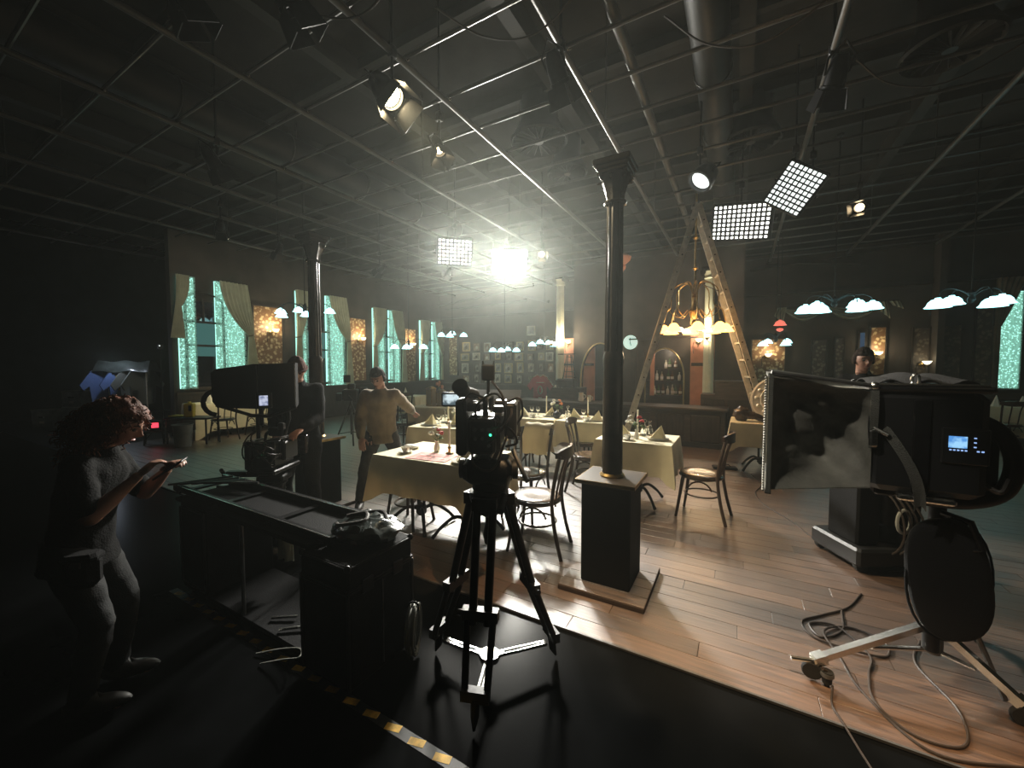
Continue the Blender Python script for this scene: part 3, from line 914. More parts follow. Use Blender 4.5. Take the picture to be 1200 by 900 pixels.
def pale_column(label, loc, h=4.15, r=.12):
    c = thing('pale_column', label, 'column', loc)
    MB().lathe([(r * 1.35, 0), (r * 1.35, .08), (r * 1.15, .14), (r, .2), (r * .86, h - .28)], 36, rib=.035, nr=12).build('shaft', M['pale_column'], c)
    MB().lathe([(r * .9, h - .28), (r * 1.1, h - .26), (r * .95, h - .2), (r * 1.25, h - .12), (r * 1.3, h - .1)], 24).build('necking', M['pale_column'], c)
    cp = MB().box((0, 0, h - .03), (r * 3, r * 2.4, .06))
    for sx in (-1, 1):
        for sy in (-1, 1):
            cp.cyl((sx * r * 1.25, sy * r * .2, h - .12), (sx * r * 1.25, sy * r * 1.1, h - .12), .06, n=14)
    cp.build('scroll_capital', M['column'], c)
    return c
pale_column('pale fluted column rising beside the picture wall', (-4.5, 10.7, 0))
pc2 = pale_column('pale fluted column seen through the stepladder', (-.64, 10.75, 0), 3.95)
lamp('added_column_uplight', 'SPOT', (-.02, -.30, 2.3), 70, (1.0, .95, .70), pc2, (0, .02, 3.6), spot_size=math.radians(60), spot_blend=.6, shadow_soft_size=.05)  # uplight, cup and arm added to brighten the upper column
MB().lathe([(.02, 0), (.05, .03), (.06, .06), (.05, .06), (.03, .03)], 14, (-.02, -.30, 2.2)).build('added_uplight_cup', M['brass'], pc2)
MB().cyl((-.02, -.30, 2.2), (0, -.08, 2.16), .01).build('added_uplight_arm', M['brass'], pc2)
for x, l in ((-4.78, 'left'), (-4.22, 'right')):
    sconce('bowl wall lamp on the %s of the pale column by the picture wall' % l, (x, 10.72, 2.22), 42, (0, -1), (1, .86, .6))
sconce('bowl wall lamp on the rose panel under the chandelier', (-.86, 10.62, 2.15), 34, (0, -1), (1, .75, .5))

bc = thing('bar_counter', 'long dark wooden bar counter behind the dining tables', 'bar counter', (-2.45, 8.75, 0))
MB().box((0, 0, .36), (4.5, .6, .72)).build('body', M['bar_wood'], bc, 0)
MB().rbox((0, -.03, .745), (4.6, .72, .05), .012).build('counter_top', M['bar_wood'], bc, 30)
for k in range(7):
    MB().rbox((-1.92 + k * .64, -.31, .37), (.52, .03, .52), .012).build('front_panel', M['wainscot'], bc, 30)
MB().box((0, -.3, .05), (4.5, .05, .1)).build('plinth', M['black'], bc, 0)
st = thing('stepped_cabinet', 'dark stepped cabinet at the end of the bar counter', 'cabinet', (-.22, 9.35, 0))
MB().box((-.0, 0, .5), (.9, .5, 1.0)).box((.13, 0, 1.12), (.64, .5, .24)).build('body', M['bar_wood'], st, 0)
MB().rbox((.13, 0, 1.26), (.70, .54, .04), .01).build('top_board', M['bar_wood'], st, 30)
for k in range(2):
    MB().rbox((-.2 + .42 * k, -.255, .5), (.36, .02, .8), .008).build('door', M['wainscot'], st, 30)

sh = thing('bottle_shelf', 'dark shelf unit with bottles inside the bar arch', 'shelf', (-1.68, 11.5, 0))
MB().box((0, .2, 1.1), (1.5, .04, 2.2)).build('back_board', M['wainscot'], sh, 0)
MB().box((0, 0, .40), (1.5, .5, .80)).build('base_cabinet', M['bar_wood'], sh, 0)
for z in (1.17, 1.50):
    MB().box((0, .08, z), (1.4, .22, .025)).build('shelf_board', M['bar_wood'], sh, 0)
for s in (-1, 1):
    MB().box((s * .73, .05, 1.1), (.03, .3, 2.2)).build('side_board', M['bar_wood'], sh, 0)
lamp('shelf_fill', 'POINT', (0, -.15, 1.95), 7, (1, .8, .6), sh, shadow_soft_size=.05)  # point light added to bring out the bottles, without a fitting
bprof = [(0, 0), (.032, 0), (.035, .01), (.035, .14), (.03, .165), (.012, .19), (.012, .24), (.015, .24), (.015, .255), (0, .255)]
bmat = [material('bottle_' + n, c, .15, coat=.5) for n, c in (('pale', (.6, .55, .45)), ('green', (.06, .12, .05)), ('brown', (.16, .07, .03)), ('clear', (.75, .75, .72)))]
bi = 0
for lev, z, xs in (('bar worktop', .80, (-.32, -.22, -.10, .02, .14, .22, .34)), ('lower shelf', 1.183, (-.28, -.15, .02, .12, .30)), ('upper shelf', 1.513, (-.05, .05, .20))):
    for i, x in enumerate(xs):
        b = thing('bottle', '%s bottle from the left on the %s inside the arch' % (ordw[i], lev), 'bottle', (-1.68 + x, 11.5 + (-.05 if z < 1 else .04), z), 0, 'bottles inside the bar arch')
        k = rnd.uniform(.9, 1.15)
        MB().lathe([(r * 1.15, q * k) for r, q in bprof], 14).build('bottle_body', bmat[bi % 4], b)
        MB().lathe([(.0365 * 1.15, .04), (.0365 * 1.15, .11)], 14).build('bottle_label', M['white'], b)
        bi += 1
for i, (x, s) in enumerate(((-3.65, 1.1), (-3.45, .8))):
    g = thing('jug' if i == 0 else 'jar', 'white-handled jug on the bar counter by the first arch' if i == 0 else 'small pale jar on the bar counter by the first arch', 'jug' if i == 0 else 'jar', (x + .5, 8.75, .77))
    MB().lathe([(0, 0), (.05 * s, 0), (.06 * s, .05), (.05 * s, .16 * s), (.055 * s, .18 * s), (.045 * s, .17 * s), (.045 * s, .02), (0, .02)], 16).build('vessel', M['china'], g)
    MB().tube(arc((.055 * s, 0, .1 * s), .045 * s, -PI / 2, PI / 2, 8), .008, 6).build('handle', M['china'], g)
ck = thing('wall_clock', 'round glowing white wall clock on the bar partition', 'clock', (-2.56, 10.98, 2.22))
RX = Matrix.Rotation(PI / 2, 3, 'X')
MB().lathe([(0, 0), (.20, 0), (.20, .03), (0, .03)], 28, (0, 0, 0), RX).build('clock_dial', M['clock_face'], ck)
MB().tube([(.205 * math.cos(t), -.02, .205 * math.sin(t)) for t in [2 * PI * i / 28 for i in range(28)]], .018, 6, True).build('rim', M['frame_d'], ck)
MB().bar((0, -.04, 0), (0, -.04, .13), .012, .012).build('minute_hand', M['black'], ck, 0)
MB().bar((0, -.044, 0), (.02, -.044, -.09), .016, .016).build('hour_hand', M['black'], ck, 0)
for k in range(12):
    a = k * PI / 6
    MB().bar((.155 * math.sin(a), -.034, .155 * math.cos(a)), (.175 * math.sin(a), -.034, .175 * math.cos(a)), .008, .003).build('hour_mark', M['black'], ck, 0)

js = thing('football_shirt', 'red shirt with white collar edge and white number 0 on a stand', 'shirt', (-4.68, 9.75, 0), .45)
poly = [(-.17, 0), (-.18, .5), (-.27, .40), (-.35, .52), (-.19, .76), (-.08, .82), (0, .78), (.08, .82), (.19, .76), (.35, .52), (.27, .40), (.18, .5), (.17, 0)]
Mx = Matrix(((1, 0, 0), (0, 0, 1), (0, 1, 0)))
MB().prism(poly, -.04, .03, Mx, (0, 0, .52)).build('shirt_body', M['red'], js, 30)
MB().tube([(.055 * math.cos(t), -.05, .93 + .10 * math.sin(t)) for t in [2 * PI * i / 20 for i in range(20)]], .017, 6, True).build('printed_number', M['white'], js)
MB().tube([(-.19, -.05, 1.28), (-.08, -.055, 1.34), (0, -.055, 1.30), (.08, -.055, 1.34), (.19, -.05, 1.28), (.35, -.05, 1.05)], .012, 5).build('white_piping', M['white'], js)
MB().box((0, -.05, 1.13), (.2, .008, .025)).box((0, -.05, .72), (.10, .008, .03)).build('printed_line', M['white'], js, 0)
MB().cyl((0, 0, 0), (0, 0, .55), .015).lathe([(.16, 0), (.16, .015), (.02, .03)], 16).build('stand', M['iron'], js)
mc = thing('bar_machine', 'dark boxy machine with tapering lattice tower beside the red shirt', 'machine', (-3.72, 9.45, 0))
MB().box((0, 0, .52), (.75, .5, 1.04)).build('cabinet', M['bar_wood'], mc, 0)
MB().rbox((-.05, 0, 1.14), (.5, .4, .24), .04).build('machine_body', M['black_metal'], mc, 30)
tw = MB()
for sx in (-1, 1):
    for sy in (-1, 1):
        tw.bar((sx * .13, sy * .1, 1.26), (sx * .05, sy * .04, 1.86), .018)
for k in range(5):
    w = .13 - .08 * k / 5
    tw.box((0, 0, 1.32 + k * .12), (w * 2, w * 1.5, .012))
tw.box((-.08, 0, 1.88), (.42, .14, .02))
tw.build('lattice_tower', M['iron'], mc, 0)
for k in range(3):
    MB().lathe([(0, 0), (.03, 0), (.035, .06), (.03, .06), (.025, .01), (0, .01)], 12, (-.3 + k * .09, -.16, 1.04)).build('cup', M['china'], mc)
orn = thing('hanging_ornament', 'reddish turned wooden ornament hanging from the grid', 'ornament', (-2.05, 7.95, 3.40))
MB().lathe([(0, 0), (.03, .02), (.04, .06), (.075, .09), (.085, .14), (.06, .17), (.12, .22), (.17, .27), (.18, .32), (.13, .35), (.09, .38), (0, .38)], 20, rib=.06, nr=10).build('turned_body', M['rose_panel'], orn)
MB().cyl((0, 0, .37), (0, 0, 2.30), .012).build('rod', M['iron'], orn)

# ------------------------------------------------------------------ lighting fixtures on the grid
def aim(o, target, roll=0.0):
    q = (Vector(target) - o.location).to_track_quat('-Z', 'Y')
    o.rotation_euler = (q.to_matrix().to_4x4() @ Matrix.Rotation(roll, 4, 'Z')).to_euler()

def yoke_to_grid(root, loc):     # vertical drop rod + clamp in world space, parented keeping place
    m = MB().cyl((loc[0], loc[1], loc[2] + .12), (loc[0], loc[1], 5.71), .014, n=8).rbox((loc[0], loc[1], GZ), (.07, .07, .10), .01)
    return m

def led_panel(label, loc, target, w, h, roll, face, nx=11, ny=8, crate=.05, bar=.018, power=0, spread=100):
    p = thing('led_panel', label, 'film light', loc, 0, 'LED soft panels on the grid')
    aim(p, target, roll)
    MB().rbox((0, 0, .05), (w + .05, h + .05, .08), .015).build('housing', M['black_metal'], p, 30)
    MB().box((0, 0, .0), (w, h, .006)).build('light_face', M[face], p, 0)
    g = MB()
    for i in range(nx + 1 if nx else 0):
        g.box((-w / 2 + w * i / nx, 0, -.01 - crate / 2), (bar, h, crate))
    for j in range(ny + 1 if ny else 0):
        g.box((0, -h / 2 + h * j / ny, -.01 - crate / 2), (w, bar, crate))
    if nx:
        tag(g.build('egg_crate', M['black_cloth'], p, 0), kind='stuff')
    MB().tube([(-w / 2 - .04, 0, .05), (-w / 2 - .05, 0, .2), (-.05, 0, .24), (.05, 0, .24), (w / 2 + .05, 0, .2), (w / 2 + .04, 0, .05)], .014, 6).build('yoke', M['black_metal'], p)
    inv = (Matrix.Translation(p.location) @ p.rotation_euler.to_matrix().to_4x4()).inverted()
    d = yoke_to_grid(p, loc)
    d.v = [tuple(inv @ Vector(v)) for v in d.v]
    d.build('drop_rod', M['black_metal'], p)
    if power:
        lamp('panel_light', 'AREA', (0, 0, -.02 - crate), power, (1.0, .97, .87), p, shape='RECTANGLE', size=w, size_y=h, spread=math.radians(spread))
    return p
led_panel('gridded LED panel hanging left of the brightest panel', (-5.02, 6.48, 3.88), (-.1, 1.2, 1.1), .68, .50, 0, 'led_face_half', 9, 7, .05, .026, 80, 84)
led_panel('brightest blown-out LED panel at the centre of the set', (-4.47, 7.72, 3.88), (.1, 1.4, 1.2), .74, .52, 0, 'led_face', 0, 0, .05, .004, PANEL_W, 84)
led_panel('tilted gridded LED panel right of the stepladder top', (-.02, 7.26, 3.84), (-1.3, 1.8, 1.3), .80, .52, math.radians(10), 'led_face_mid', 12, 8, .05, .022, 3.5, 90)
led_panel('dim rolled LED panel with fabric grid near the right', (.58, 6.42, 3.90), (-.5, 1.2, 1.9), .46, .52, math.radians(38), 'led_dim', 8, 9, .06, .014)

def spot_can(label, loc, target, r=.11, L=.30, face='bulb', doors=True, size=1.0):
    p = thing('spotlight', label, 'film light', loc, 0, 'spotlights hanging from the grid')
    aim(p, target)
    MB().lathe([(0, L), (r * .55, L), (r * .8, L * .85), (r, L * .5), (r, .02), (r * 1.1, .02), (r * 1.1, -.01), (r * .92, -.01), (r * .90, .03), (0, .03)], 20).build('can', M['black_metal'], p)
    MB().lathe([(0, .032), (r * .88, .032), (r * .6, .02), (0, .012)], 18).build('lens', M[face], p)
    if doors:
        for k in range(4):
            a = k * PI / 2
            Mr = Matrix.Rotation(a, 3, 'Z')
            vs = [Mr @ Vector(v) for v in ((r * 1.12, -r, -.01), (r * 1.12, r, -.01), (r * 1.55, r * 1.25, -.17), (r * 1.55, -r * 1.25, -.17))]
            vs2 = [v + Mr @ Vector((.006, 0, .002)) for v in vs]
            MB().add(vs + vs2, [(0, 1, 2, 3), (7, 6, 5, 4), (0, 4, 5, 1), (1, 5, 6, 2), (2, 6, 7, 3), (3, 7, 4, 0)]).build('barn_door', M['black_metal'], p, 0)
    MB().tube([(-r * 1.12, 0, L * .4), (-r * 1.25, 0, L * .9), (0, 0, L * 1.35), (r * 1.25, 0, L * .9), (r * 1.12, 0, L * .4)], .010, 6).build('yoke', M['black_metal'], p)
    inv = (Matrix.Translation(p.location) @ p.rotation_euler.to_matrix().to_4x4()).inverted()
    d = yoke_to_grid(p, loc)
    d.v = [tuple(inv @ Vector(v)) for v in d.v]
    d.build('drop_rod', M['black_metal'], p)
    return p
k1 = spot_can('burning tungsten spotlight with its beam in the haze', (-2.76, 2.67, 4.0), (-.75, 2.95, 1.7))
lamp('spot_beam', 'SPOT', (0, 0, -.02), SPOT_W, (1.0, .84, .55), k1, spot_size=math.radians(44), spot_blend=.45, shadow_soft_size=.07)
spot_can('small spotlight glowing at its edge behind the beam', (-3.0, 3.6, 4.02), (-2.2, 3.3, 2.4), .07, .22, 'bulb_small')
k2 = spot_can('large round lamp head hanging above the stepladder', (-.50, 5.84, 4.0), (-1.4, 5.0, 2.6), .15, .26, 'led_dim', False)
spot_can('small warm spotlight right of the dim rolled panel', (.80, 6.72, 4.12), (-.2, 5.0, 3.2), .07, .2, 'bulb_small')
spot_can('small warm spotlight farther right above the swag', (1.58, 8.18, 4.06), (.6, 6.0, 3.2), .07, .2, 'bulb_small')
spot_can('small white spotlight right of the brightest panel', (-3.72, 7.81, 3.97), (-2.9, 6.5, 3.2), .07, .2, 'bulb_small')
w1 = spot_can('small warm spotlight washing the window wall', (-7.91, 7.14, 3.98), (-10.9, 7.6, 2.4), .07, .2, 'bulb_small')
w2 = spot_can('small warm spotlight near the gridded panel', (-6.42, 7.99, 3.94), (-10.9, 10.8, 2.4), .07, .2, 'bulb_small')
w3 = spot_can('added small spotlight aimed at the first window', (-7.9, 3.6, 3.98), (-10.9, 5.2, 2.5), .07, .2, 'bulb_small')  # extra wash lamp added to light the nearest curtains
w4 = spot_can('added small spotlight over the first window table', (-8.6, 5.0, 4.0), (-10.3, 4.9, .5), .07, .2, 'bulb_small')  # lamp added only to brighten the window tablecloth
lamp('added_table_beam', 'SPOT', (0, 0, -.02), 260, (1.0, .86, .55), w4, spot_size=math.radians(34), spot_blend=.5, shadow_soft_size=.05)
for q in (w1, w2, w3):
    lamp('wash_beam', 'SPOT', (0, 0, -.02), 80, (1.0, .93, .74), q, spot_size=math.radians(95), spot_blend=.9, shadow_soft_size=.05)
# switched-off lamps filling the dark grid
for k, (x, y, t, l) in enumerate(((-3.35, 1.35, (-3, 3, 1), 'dark spotlight in the top left of the grid'), (-2.76, 1.75, (-2, 4, 1), 'dark spotlight near the top edge of the grid'),
                              (-1.42, 3.35, (-1, 6, 1), 'dark spotlight above the front column'),
                              (.67, 4.6, (0, 7, 1), 'dark spotlight on the far right grid pipe'),
                              (-5.75, 2.6, (-6, 5, 1), 'dark spotlight over the dark left grid'))):
    spot_can(l, (x, y, 4.08), t, .08, .24, 'lens')
# warm top light flagged so that it only catches the front edge of the planks
fx = thing('flagged_light', 'warm flagged lamp overhead lighting the front plank edge', 'film light', (.3, .9, 4.3))
MB().rbox((0, 0, .06), (.24, .24, .1), .02).build('housing', M['black_metal'], fx, 30)
MB().cyl((0, 0, .1), (0, 0, .14), .02).build('clamp', M['black_metal'], fx)
for nm, c, d in (('front', (0, .6 + .120, -.30), (3.0, 1.2, .01)), ('rear', (0, -.43, -.30), (3.0, 1.0, .01)), ('left', (-.66, .065, -.30), (1.0, .09, .01))):
    MB().box(c, d).build('barn_door', M['black_metal'], fx, 0)
lamp('flagged_light_beam', 'SPOT', (0, 0, -.01), 900, (1.0, .64, .32), fx, None, spot_size=math.radians(150), spot_blend=.1, shadow_soft_size=.015)

wk = spot_can('work light above the viewer aimed at the cloth hood', (-1.42, .35, 4.05), (.36, 2.6, 1.15), .09, .26, 'bulb_small')
lamp('work_beam', 'SPOT', (0, 0, -.02), 220, (1.0, .93, .78), wk, spot_size=math.radians(17), spot_blend=.6, shadow_soft_size=.03)
# round ceiling diffusers and ducts
for k, (x, y, r, l) in enumerate(((-2.72, 5.6, .42, 'large round ceiling diffuser left of the front column'), (-2.72, 6.75, .34, 'smaller round ceiling diffuser behind the large one'), (.08, 7.2, .40, 'round ceiling diffuser above the tilted panel'), (1.9, 6.2, .40, 'round ceiling diffuser in the dark right grid'))):
    df = thing('ceiling_diffuser', l, 'air vent', (x, y, 4.98), 0, 'round ceiling diffusers')
    MB().lathe([(r, 0), (r * 1.05, .03), (r * .95, .10), (r * .7, .3), (r * .7, .62), (r * .66, .62), (r * .66, .3), (r * .9, .1), (r * .96, .02), (r, 0)], 28, cap=False).build('housing_cone', M['duct'], df)
    MB().lathe([(0, .005), (r * .16, .005), (r * .16, .05), (0, .05)], 16).build('centre_disc', M['duct'], df)
    for i in range(20):
        a = 2 * PI * i / 20
        MB().bar((r * .16 * math.cos(a), r * .16 * math.sin(a), .03), (r * .94 * math.cos(a), r * .94 * math.sin(a), .03), .006, .05 * r / .4, (.5 * math.sin(a), -.5 * math.cos(a), 1)).build('vane', M['duct'], df, 0)
for k, (x, r, l) in enumerate(((-6.6, .26, 'round black air duct over the window side'), (-.35, .2, 'round black air duct over the bar side'))):
    dt = thing('air_duct', l, 'air duct', (x, 0, 5.15))
    MB().cyl((0, .5, 0), (0, 12.5, 0), r, n=20).build('duct_pipe', M['duct'], dt)
    for i in range(8):
        MB().tube([(r * 1.02 * math.cos(t), 1 + i * 1.5, r * 1.02 * math.sin(t)) for t in [2 * PI * q / 20 for q in range(20)]], .012, 5, True).build('joint_ring', M['grey_metal'], dt)
    for i in range(4):
        MB().cyl((0, 1.2 + i * 3, r), (0, 1.2 + i * 3, .55), .008, n=6).build('hanger', M['pipe'], dt)
# loose cables looping over the grid
for k in range(4):
    x, y = (-3.2, -2.2, -.6, .9)[k], (1.8, 2.6, 3.6, 5.0)[k]
    pts = spline([(x, y, GZ + .09), (x + .3, y + .25, GZ - .08), (x + .7, y + .35, GZ - .16), (x + 1.1, y + .3, GZ - .05), (x + 1.4, y + .15, GZ + .09)], 8)
    tag(MB().tube(pts, .009, 6).build('grid_cable', M['cable']), 'black cable looping below the %s of the lighting grid' % ('left front', 'middle front', 'part above the front column', 'right')[k], 'cable')

# ------------------------------------------------------------------ iron columns on black pedestals
def iron_column(label, loc, rz=0.0):
    c = thing('iron_column', label, 'column', loc, rz, 'fluted iron columns on black pedestals')
    b = MB().rbox((0, 0, .016), (.6, .6, .032), .004).build('base_plate', M['plank_gap'], c, 30)
    for i in range(5):
        MB().rbox((0, -.24 + i * .12, .036), (.597, .117, .01), .002).build('plank', M['plank'], b, 0)
    MB().rbox((0, .0, .40), (.35, .34, .72), .006).build('pedestal', M['pedestal'], c, 30)
    MB().rbox((0, 0, .775), (.42, .42, .03), .006).build('pedestal_top', M['trim'], c, 30)
    e = MB()
    for s in (-1, 1):
        e.box((s * .208, 0, .777), (.008, .424, .024)).box((0, s * .208, .777), (.42, .008, .024))
    e.build('top_edging', M['brass'], c, 0)
    MB().lathe([(.088, .79), (.09, .80), (.078, .815)], 24).build('foot_ring', M['brass'], c)
    MB().lathe([(.074, .80), (.071, 1.60), (.074, 1.62), (.074, 1.66), (.064, 1.70)], 28).build('lower_shaft', M['column'], c)
    MB().lathe([(.062, 1.69), (.054, 2.74)], 48, rib=.07, nr=12).build('fluted_shaft', M['column'], c)
    MB().tube([(.066 * math.cos(t), .066 * math.sin(t), 2.75) for t in [2 * PI * i / 24 for i in range(24)]], .014, 8, True).build('neck_ring', M['column'], c)
    MB().lathe([(.056, 2.74), (.062, 2.80), (.08, 2.86), (.098, 2.92), (.10, 2.945)], 24, rib=.08, nr=8).build('capital_bell', M['column'], c)
    ab = MB()
    for z, s, h in ((2.955, .20, .025), (2.98, .225, .03), (3.01, .26, .04)):
        ab.rbox((0, 0, z), (s, s, h), .006)
    ab.build('abacus', M['column'], c, 30)
    lv = MB().sheet(lambda u, v: (.045 * (u - .5) * (1 - .5 * v), .058 + .075 * v ** 2, 2.80 + .16 * v - .05 * max(0, v - .75) * 4), 4, 8, .008, (0, -1, 0)).mesh('capital_leaf', M['column'])
    for k in range(8):
        inst('capital_leaf', lv, c, (0, 0, 0), (0, 0, k * PI / 4))
    for k in range(4):
        a = PI / 4 + k * PI / 2
        sp = [(math.cos(a) * (.10 + .035 * math.cos(t) * (1 - t / 14)), math.sin(a) * (.10 + .035 * math.cos(t) * (1 - t / 14)), 2.93 + .035 * math.sin(t) * (1 - t / 14)) for t in [i * .5 for i in range(20)]]
        MB().tube(sp, .011, 6).build('volute', M['column'], c)
    return c
iron_column('dark iron column on black pedestal in front of the tables', (-.79, 2.87, 0))
iron_column('dark iron column on black pedestal behind the beanie operator', (-4.12, 2.78, 0))

# ------------------------------------------------------------------ stepladder and chandelier
ld = thing('stepladder', 'tall aluminium stepladder straddling the amber chandelier', 'ladder', (-.62, 7.22, 0))
Dv = (Fv + Rv * .30).normalized()
apex = Vector((-.04, .10, 4.22))
feetL, feetR = Vector((-1.10, -.68, 0)), Vector((1.18, .62, 0))
for foot, nm in ((feetL, 'left'), (feetR, 'right')):
    for s in (-1, 1):
        st_ = MB().bar(foot + Dv * (.27 * s), apex + Dv * (.16 * s), .035, .085, Dv.cross(Vector((0, 0, 1))))
        so = st_.build('stile', M['alu'], ld, 0)
        MB().rbox(foot + Dv * (.27 * s) + Vector((0, 0, .03)), (.07, .07, .06), .01).build('foot_cap', M['rubber'], so, 30)
        hl = MB()
        for k in range(1, 15):
            t = k / 15
            q = (foot + Dv * (.27 * s)).lerp(apex + Dv * (.16 * s), t)
            hl.cyl(q - Dv * .022, q + Dv * .022, .012, n=8)
        hl.build('rung_end', M['iron'], so)
    for k in range(1, 15):
        t = k / 15
        a = (foot - Dv * .27).lerp(apex - Dv * .16, t)
        b = (foot + Dv * .27).lerp(apex + Dv * .16, t)
        MB().bar(a, b, .028, .028).build('rung', M['alu'], ld, 0)
MB().rbox(apex + Vector((0, 0, .0)), (.16, .14, .05), .01, math.atan2(Dv.y, Dv.x) + PI / 2).build('hinge_plate', M['grey_metal'], ld, 30)
MB().cyl(apex - Dv * .22, apex + Dv * .22, .016).build('hinge_pin', M['grey_metal'], ld)

ch = thing('chandelier', 'ornate brass chandelier with amber petal shades under the stepladder', 'chandelier', (-.66, 7.26, 2.16))
MB().cyl((0, 0, .25), (0, 0, 2.24), .016, n=10).build('rod', M['brass'], ch)
MB().lathe([(0, .05), (.03, .07), (.05, .12), (.03, .2), (.07, .26), (.09, .34), (.05, .40), (.03, .5), (.05, .56), (.02, .62), (0, .62)], 18).build('hub', M['brass'], ch)
MB().lathe([(0, 0), (.02, .0), (.05, .03), (.02, .06), (0, .07)], 14, (0, 0, 1.0)).lathe([(0, 0), (.02, .0), (.05, .03), (.02, .06), (0, .07)], 14, (0, 0, 1.5)).build('rod_knob', M['brass'], ch)
ASH = [(.02, .12), (.03, .115), (.05, .10), (.08, .05), (.105, .01), (.12, -.015), (.115, -.015), (.10, .012), (.07, .05), (.025, .10)]
for k in range(8):
    a = k * PI / 4 + .2
    c_, s_ = math.cos(a), math.sin(a)
    rr = .47
    MB().tube(spline([(0, 0, .55), (c_ * .12, s_ * .12, .80), (c_ * .34, s_ * .34, .70), (c_ * .36, s_ * .36, .42), (c_ * rr * .9, s_ * rr * .9, .34), (c_ * rr, s_ * rr, .16)], 5), .010, 6).build('arm', M['brass'], ch)
    MB().tube(spline([(c_ * .1, s_ * .1, .36), (c_ * .22, s_ * .22, .24), (c_ * .34, s_ * .34, .30), (c_ * .40, s_ * .40, .40)], 5), .007, 6).build('scroll', M['brass'], ch)
    MB().lathe(ASH, 30, (c_ * rr, s_ * rr, 0), rib=.09, nr=6).build('petal_shade', M['amber'], ch)
for k in range(4):
    a = k * PI / 2 + .6
    MB().lathe([(.02, .07), (.05, .05), (.075, 0), (.068, 0), (.045, .045), (.01, .06)], 16, (.24 * math.cos(a), .24 * math.sin(a), .0)).build('inner_shade', M['warm_lamp'], ch)
MB().tube(bez((.02, 0, 1.2), (.18, .1, .7), (-.1, .1, .9), (.35, -.1, .62), 14), .006, 5).build('loose_wire', M['cable'], ch)
lamp('chandelier_light', 'POINT', (0, 0, -.06), 42, (1.0, .68, .34), ch, shadow_soft_size=.3)

# ------------------------------------------------------------------ tables, cloths, chairs
def table(label, loc, rz, w, d, two=False, h=.75):
    t = thing('dining_table', label, 'table', loc, rz, 'dining tables')
    MB().rbox((0, 0, h - .02), (w - .02, d - .02, .04), .008).build('table_top', M['chair'], t, 30)
    for x in ((-w * .26, w * .26) if two else (0,)):
        MB().rbox((x, 0, h - .055), (.36 if not two else .3, .36, .03), .006).build('top_plate', M['iron'], t, 30)
        for s in (-1, 1):
            MB().cyl((x + s * .035, 0, .14), (x + s * .035, 0, h - .05), .016, n=10).build('post', M['iron'], t)
        MB().lathe([(.0, .10), (.03, .10), (.055, .13), (.055, .19), (.03, .21), (0, .21)], 14, (x, 0, 0)).build('base_hub', M['iron'], t)
        for k in range(4):
            a = PI / 4 + k * PI / 2
            c_, s_ = math.cos(a), math.sin(a)
            r = .34
            MB().tube(spline([(x + c_ * .03, s_ * .03, .17), (x + c_ * .14, s_ * .14, .19), (x + c_ * .26, s_ * .26, .11), (x + c_ * r, s_ * r, .018)], 5), [.017] * 10 + [.016, .015, .015, .016, .018, .018], 8).build('foot', M['iron'], t)
    return t

def tablecloth(label, loc, rz, w, d, drop, mat='cloth', h=.75, amp=.02, seed=0, corner=.10):
    r = random.Random(seed)
    ph = [r.uniform(0, 6) for _ in range(4)]
    hw, hd = w / 2, d / 2
    per = []
    N = 22
    for side in range(4):
        for i in range(N):
            t = i / N
            if side == 0: p, nrm = (-hw + w * t, -hd), (0, -1)
            elif side == 1: p, nrm = (hw, -hd + d * t), (1, 0)
            elif side == 2: p, nrm = (hw - w * t, hd), (0, 1)
            else: p, nrm = (-hw, hd - d * t), (-1, 0)
            ct = max(0, 1 - min(t, 1 - t) / .16)
            if i == 0:
                prev = [(-1, 0), (0, -1), (1, 0), (0, 1)][side]
                nrm = ((nrm[0] + prev[0]) * .7, (nrm[1] + prev[1]) * .7)
            L = w if side % 2 == 0 else d
            wv = math.sin(t * L * 17 + ph[side]) * .6 + math.sin(t * L * 31 + ph[side] * 2) * .4
            per.append((p, nrm, ct ** 1.6, wv))
    m = len(per)
    rows = 7
    vs, fs = [], []
    z0 = h + .006
    for j in range(rows + 1):
        v = j / rows
        for (p, n_, ct, wv) in per:
            o = (.012 + amp * wv * v + .055 * ct * v + .02 * v) if j else 0.0
            z = z0 - (v * (drop * (1 + .32 * ct)) if j else 0) + (0 if j else 0)
            if j == 1:
                z = z0 - .015
                o = .010
            vs.append((p[0] + n_[0] * o, p[1] + n_[1] * o, z))
    for j in range(rows):
        for i in range(m):
            k = (i + 1) % m
            fs.append((j * m + i, (j + 1) * m + i, (j + 1) * m + k, j * m + k))
    fs.append(tuple(range(m)))
    o = bpy.data.objects.new('tablecloth', MB().add(vs, fs).mesh('tablecloth', M[mat], 50))
    C.objects.link(o)
    place(o, loc, rz)
    return tag(o, label, 'tablecloth', 'cream tablecloths')

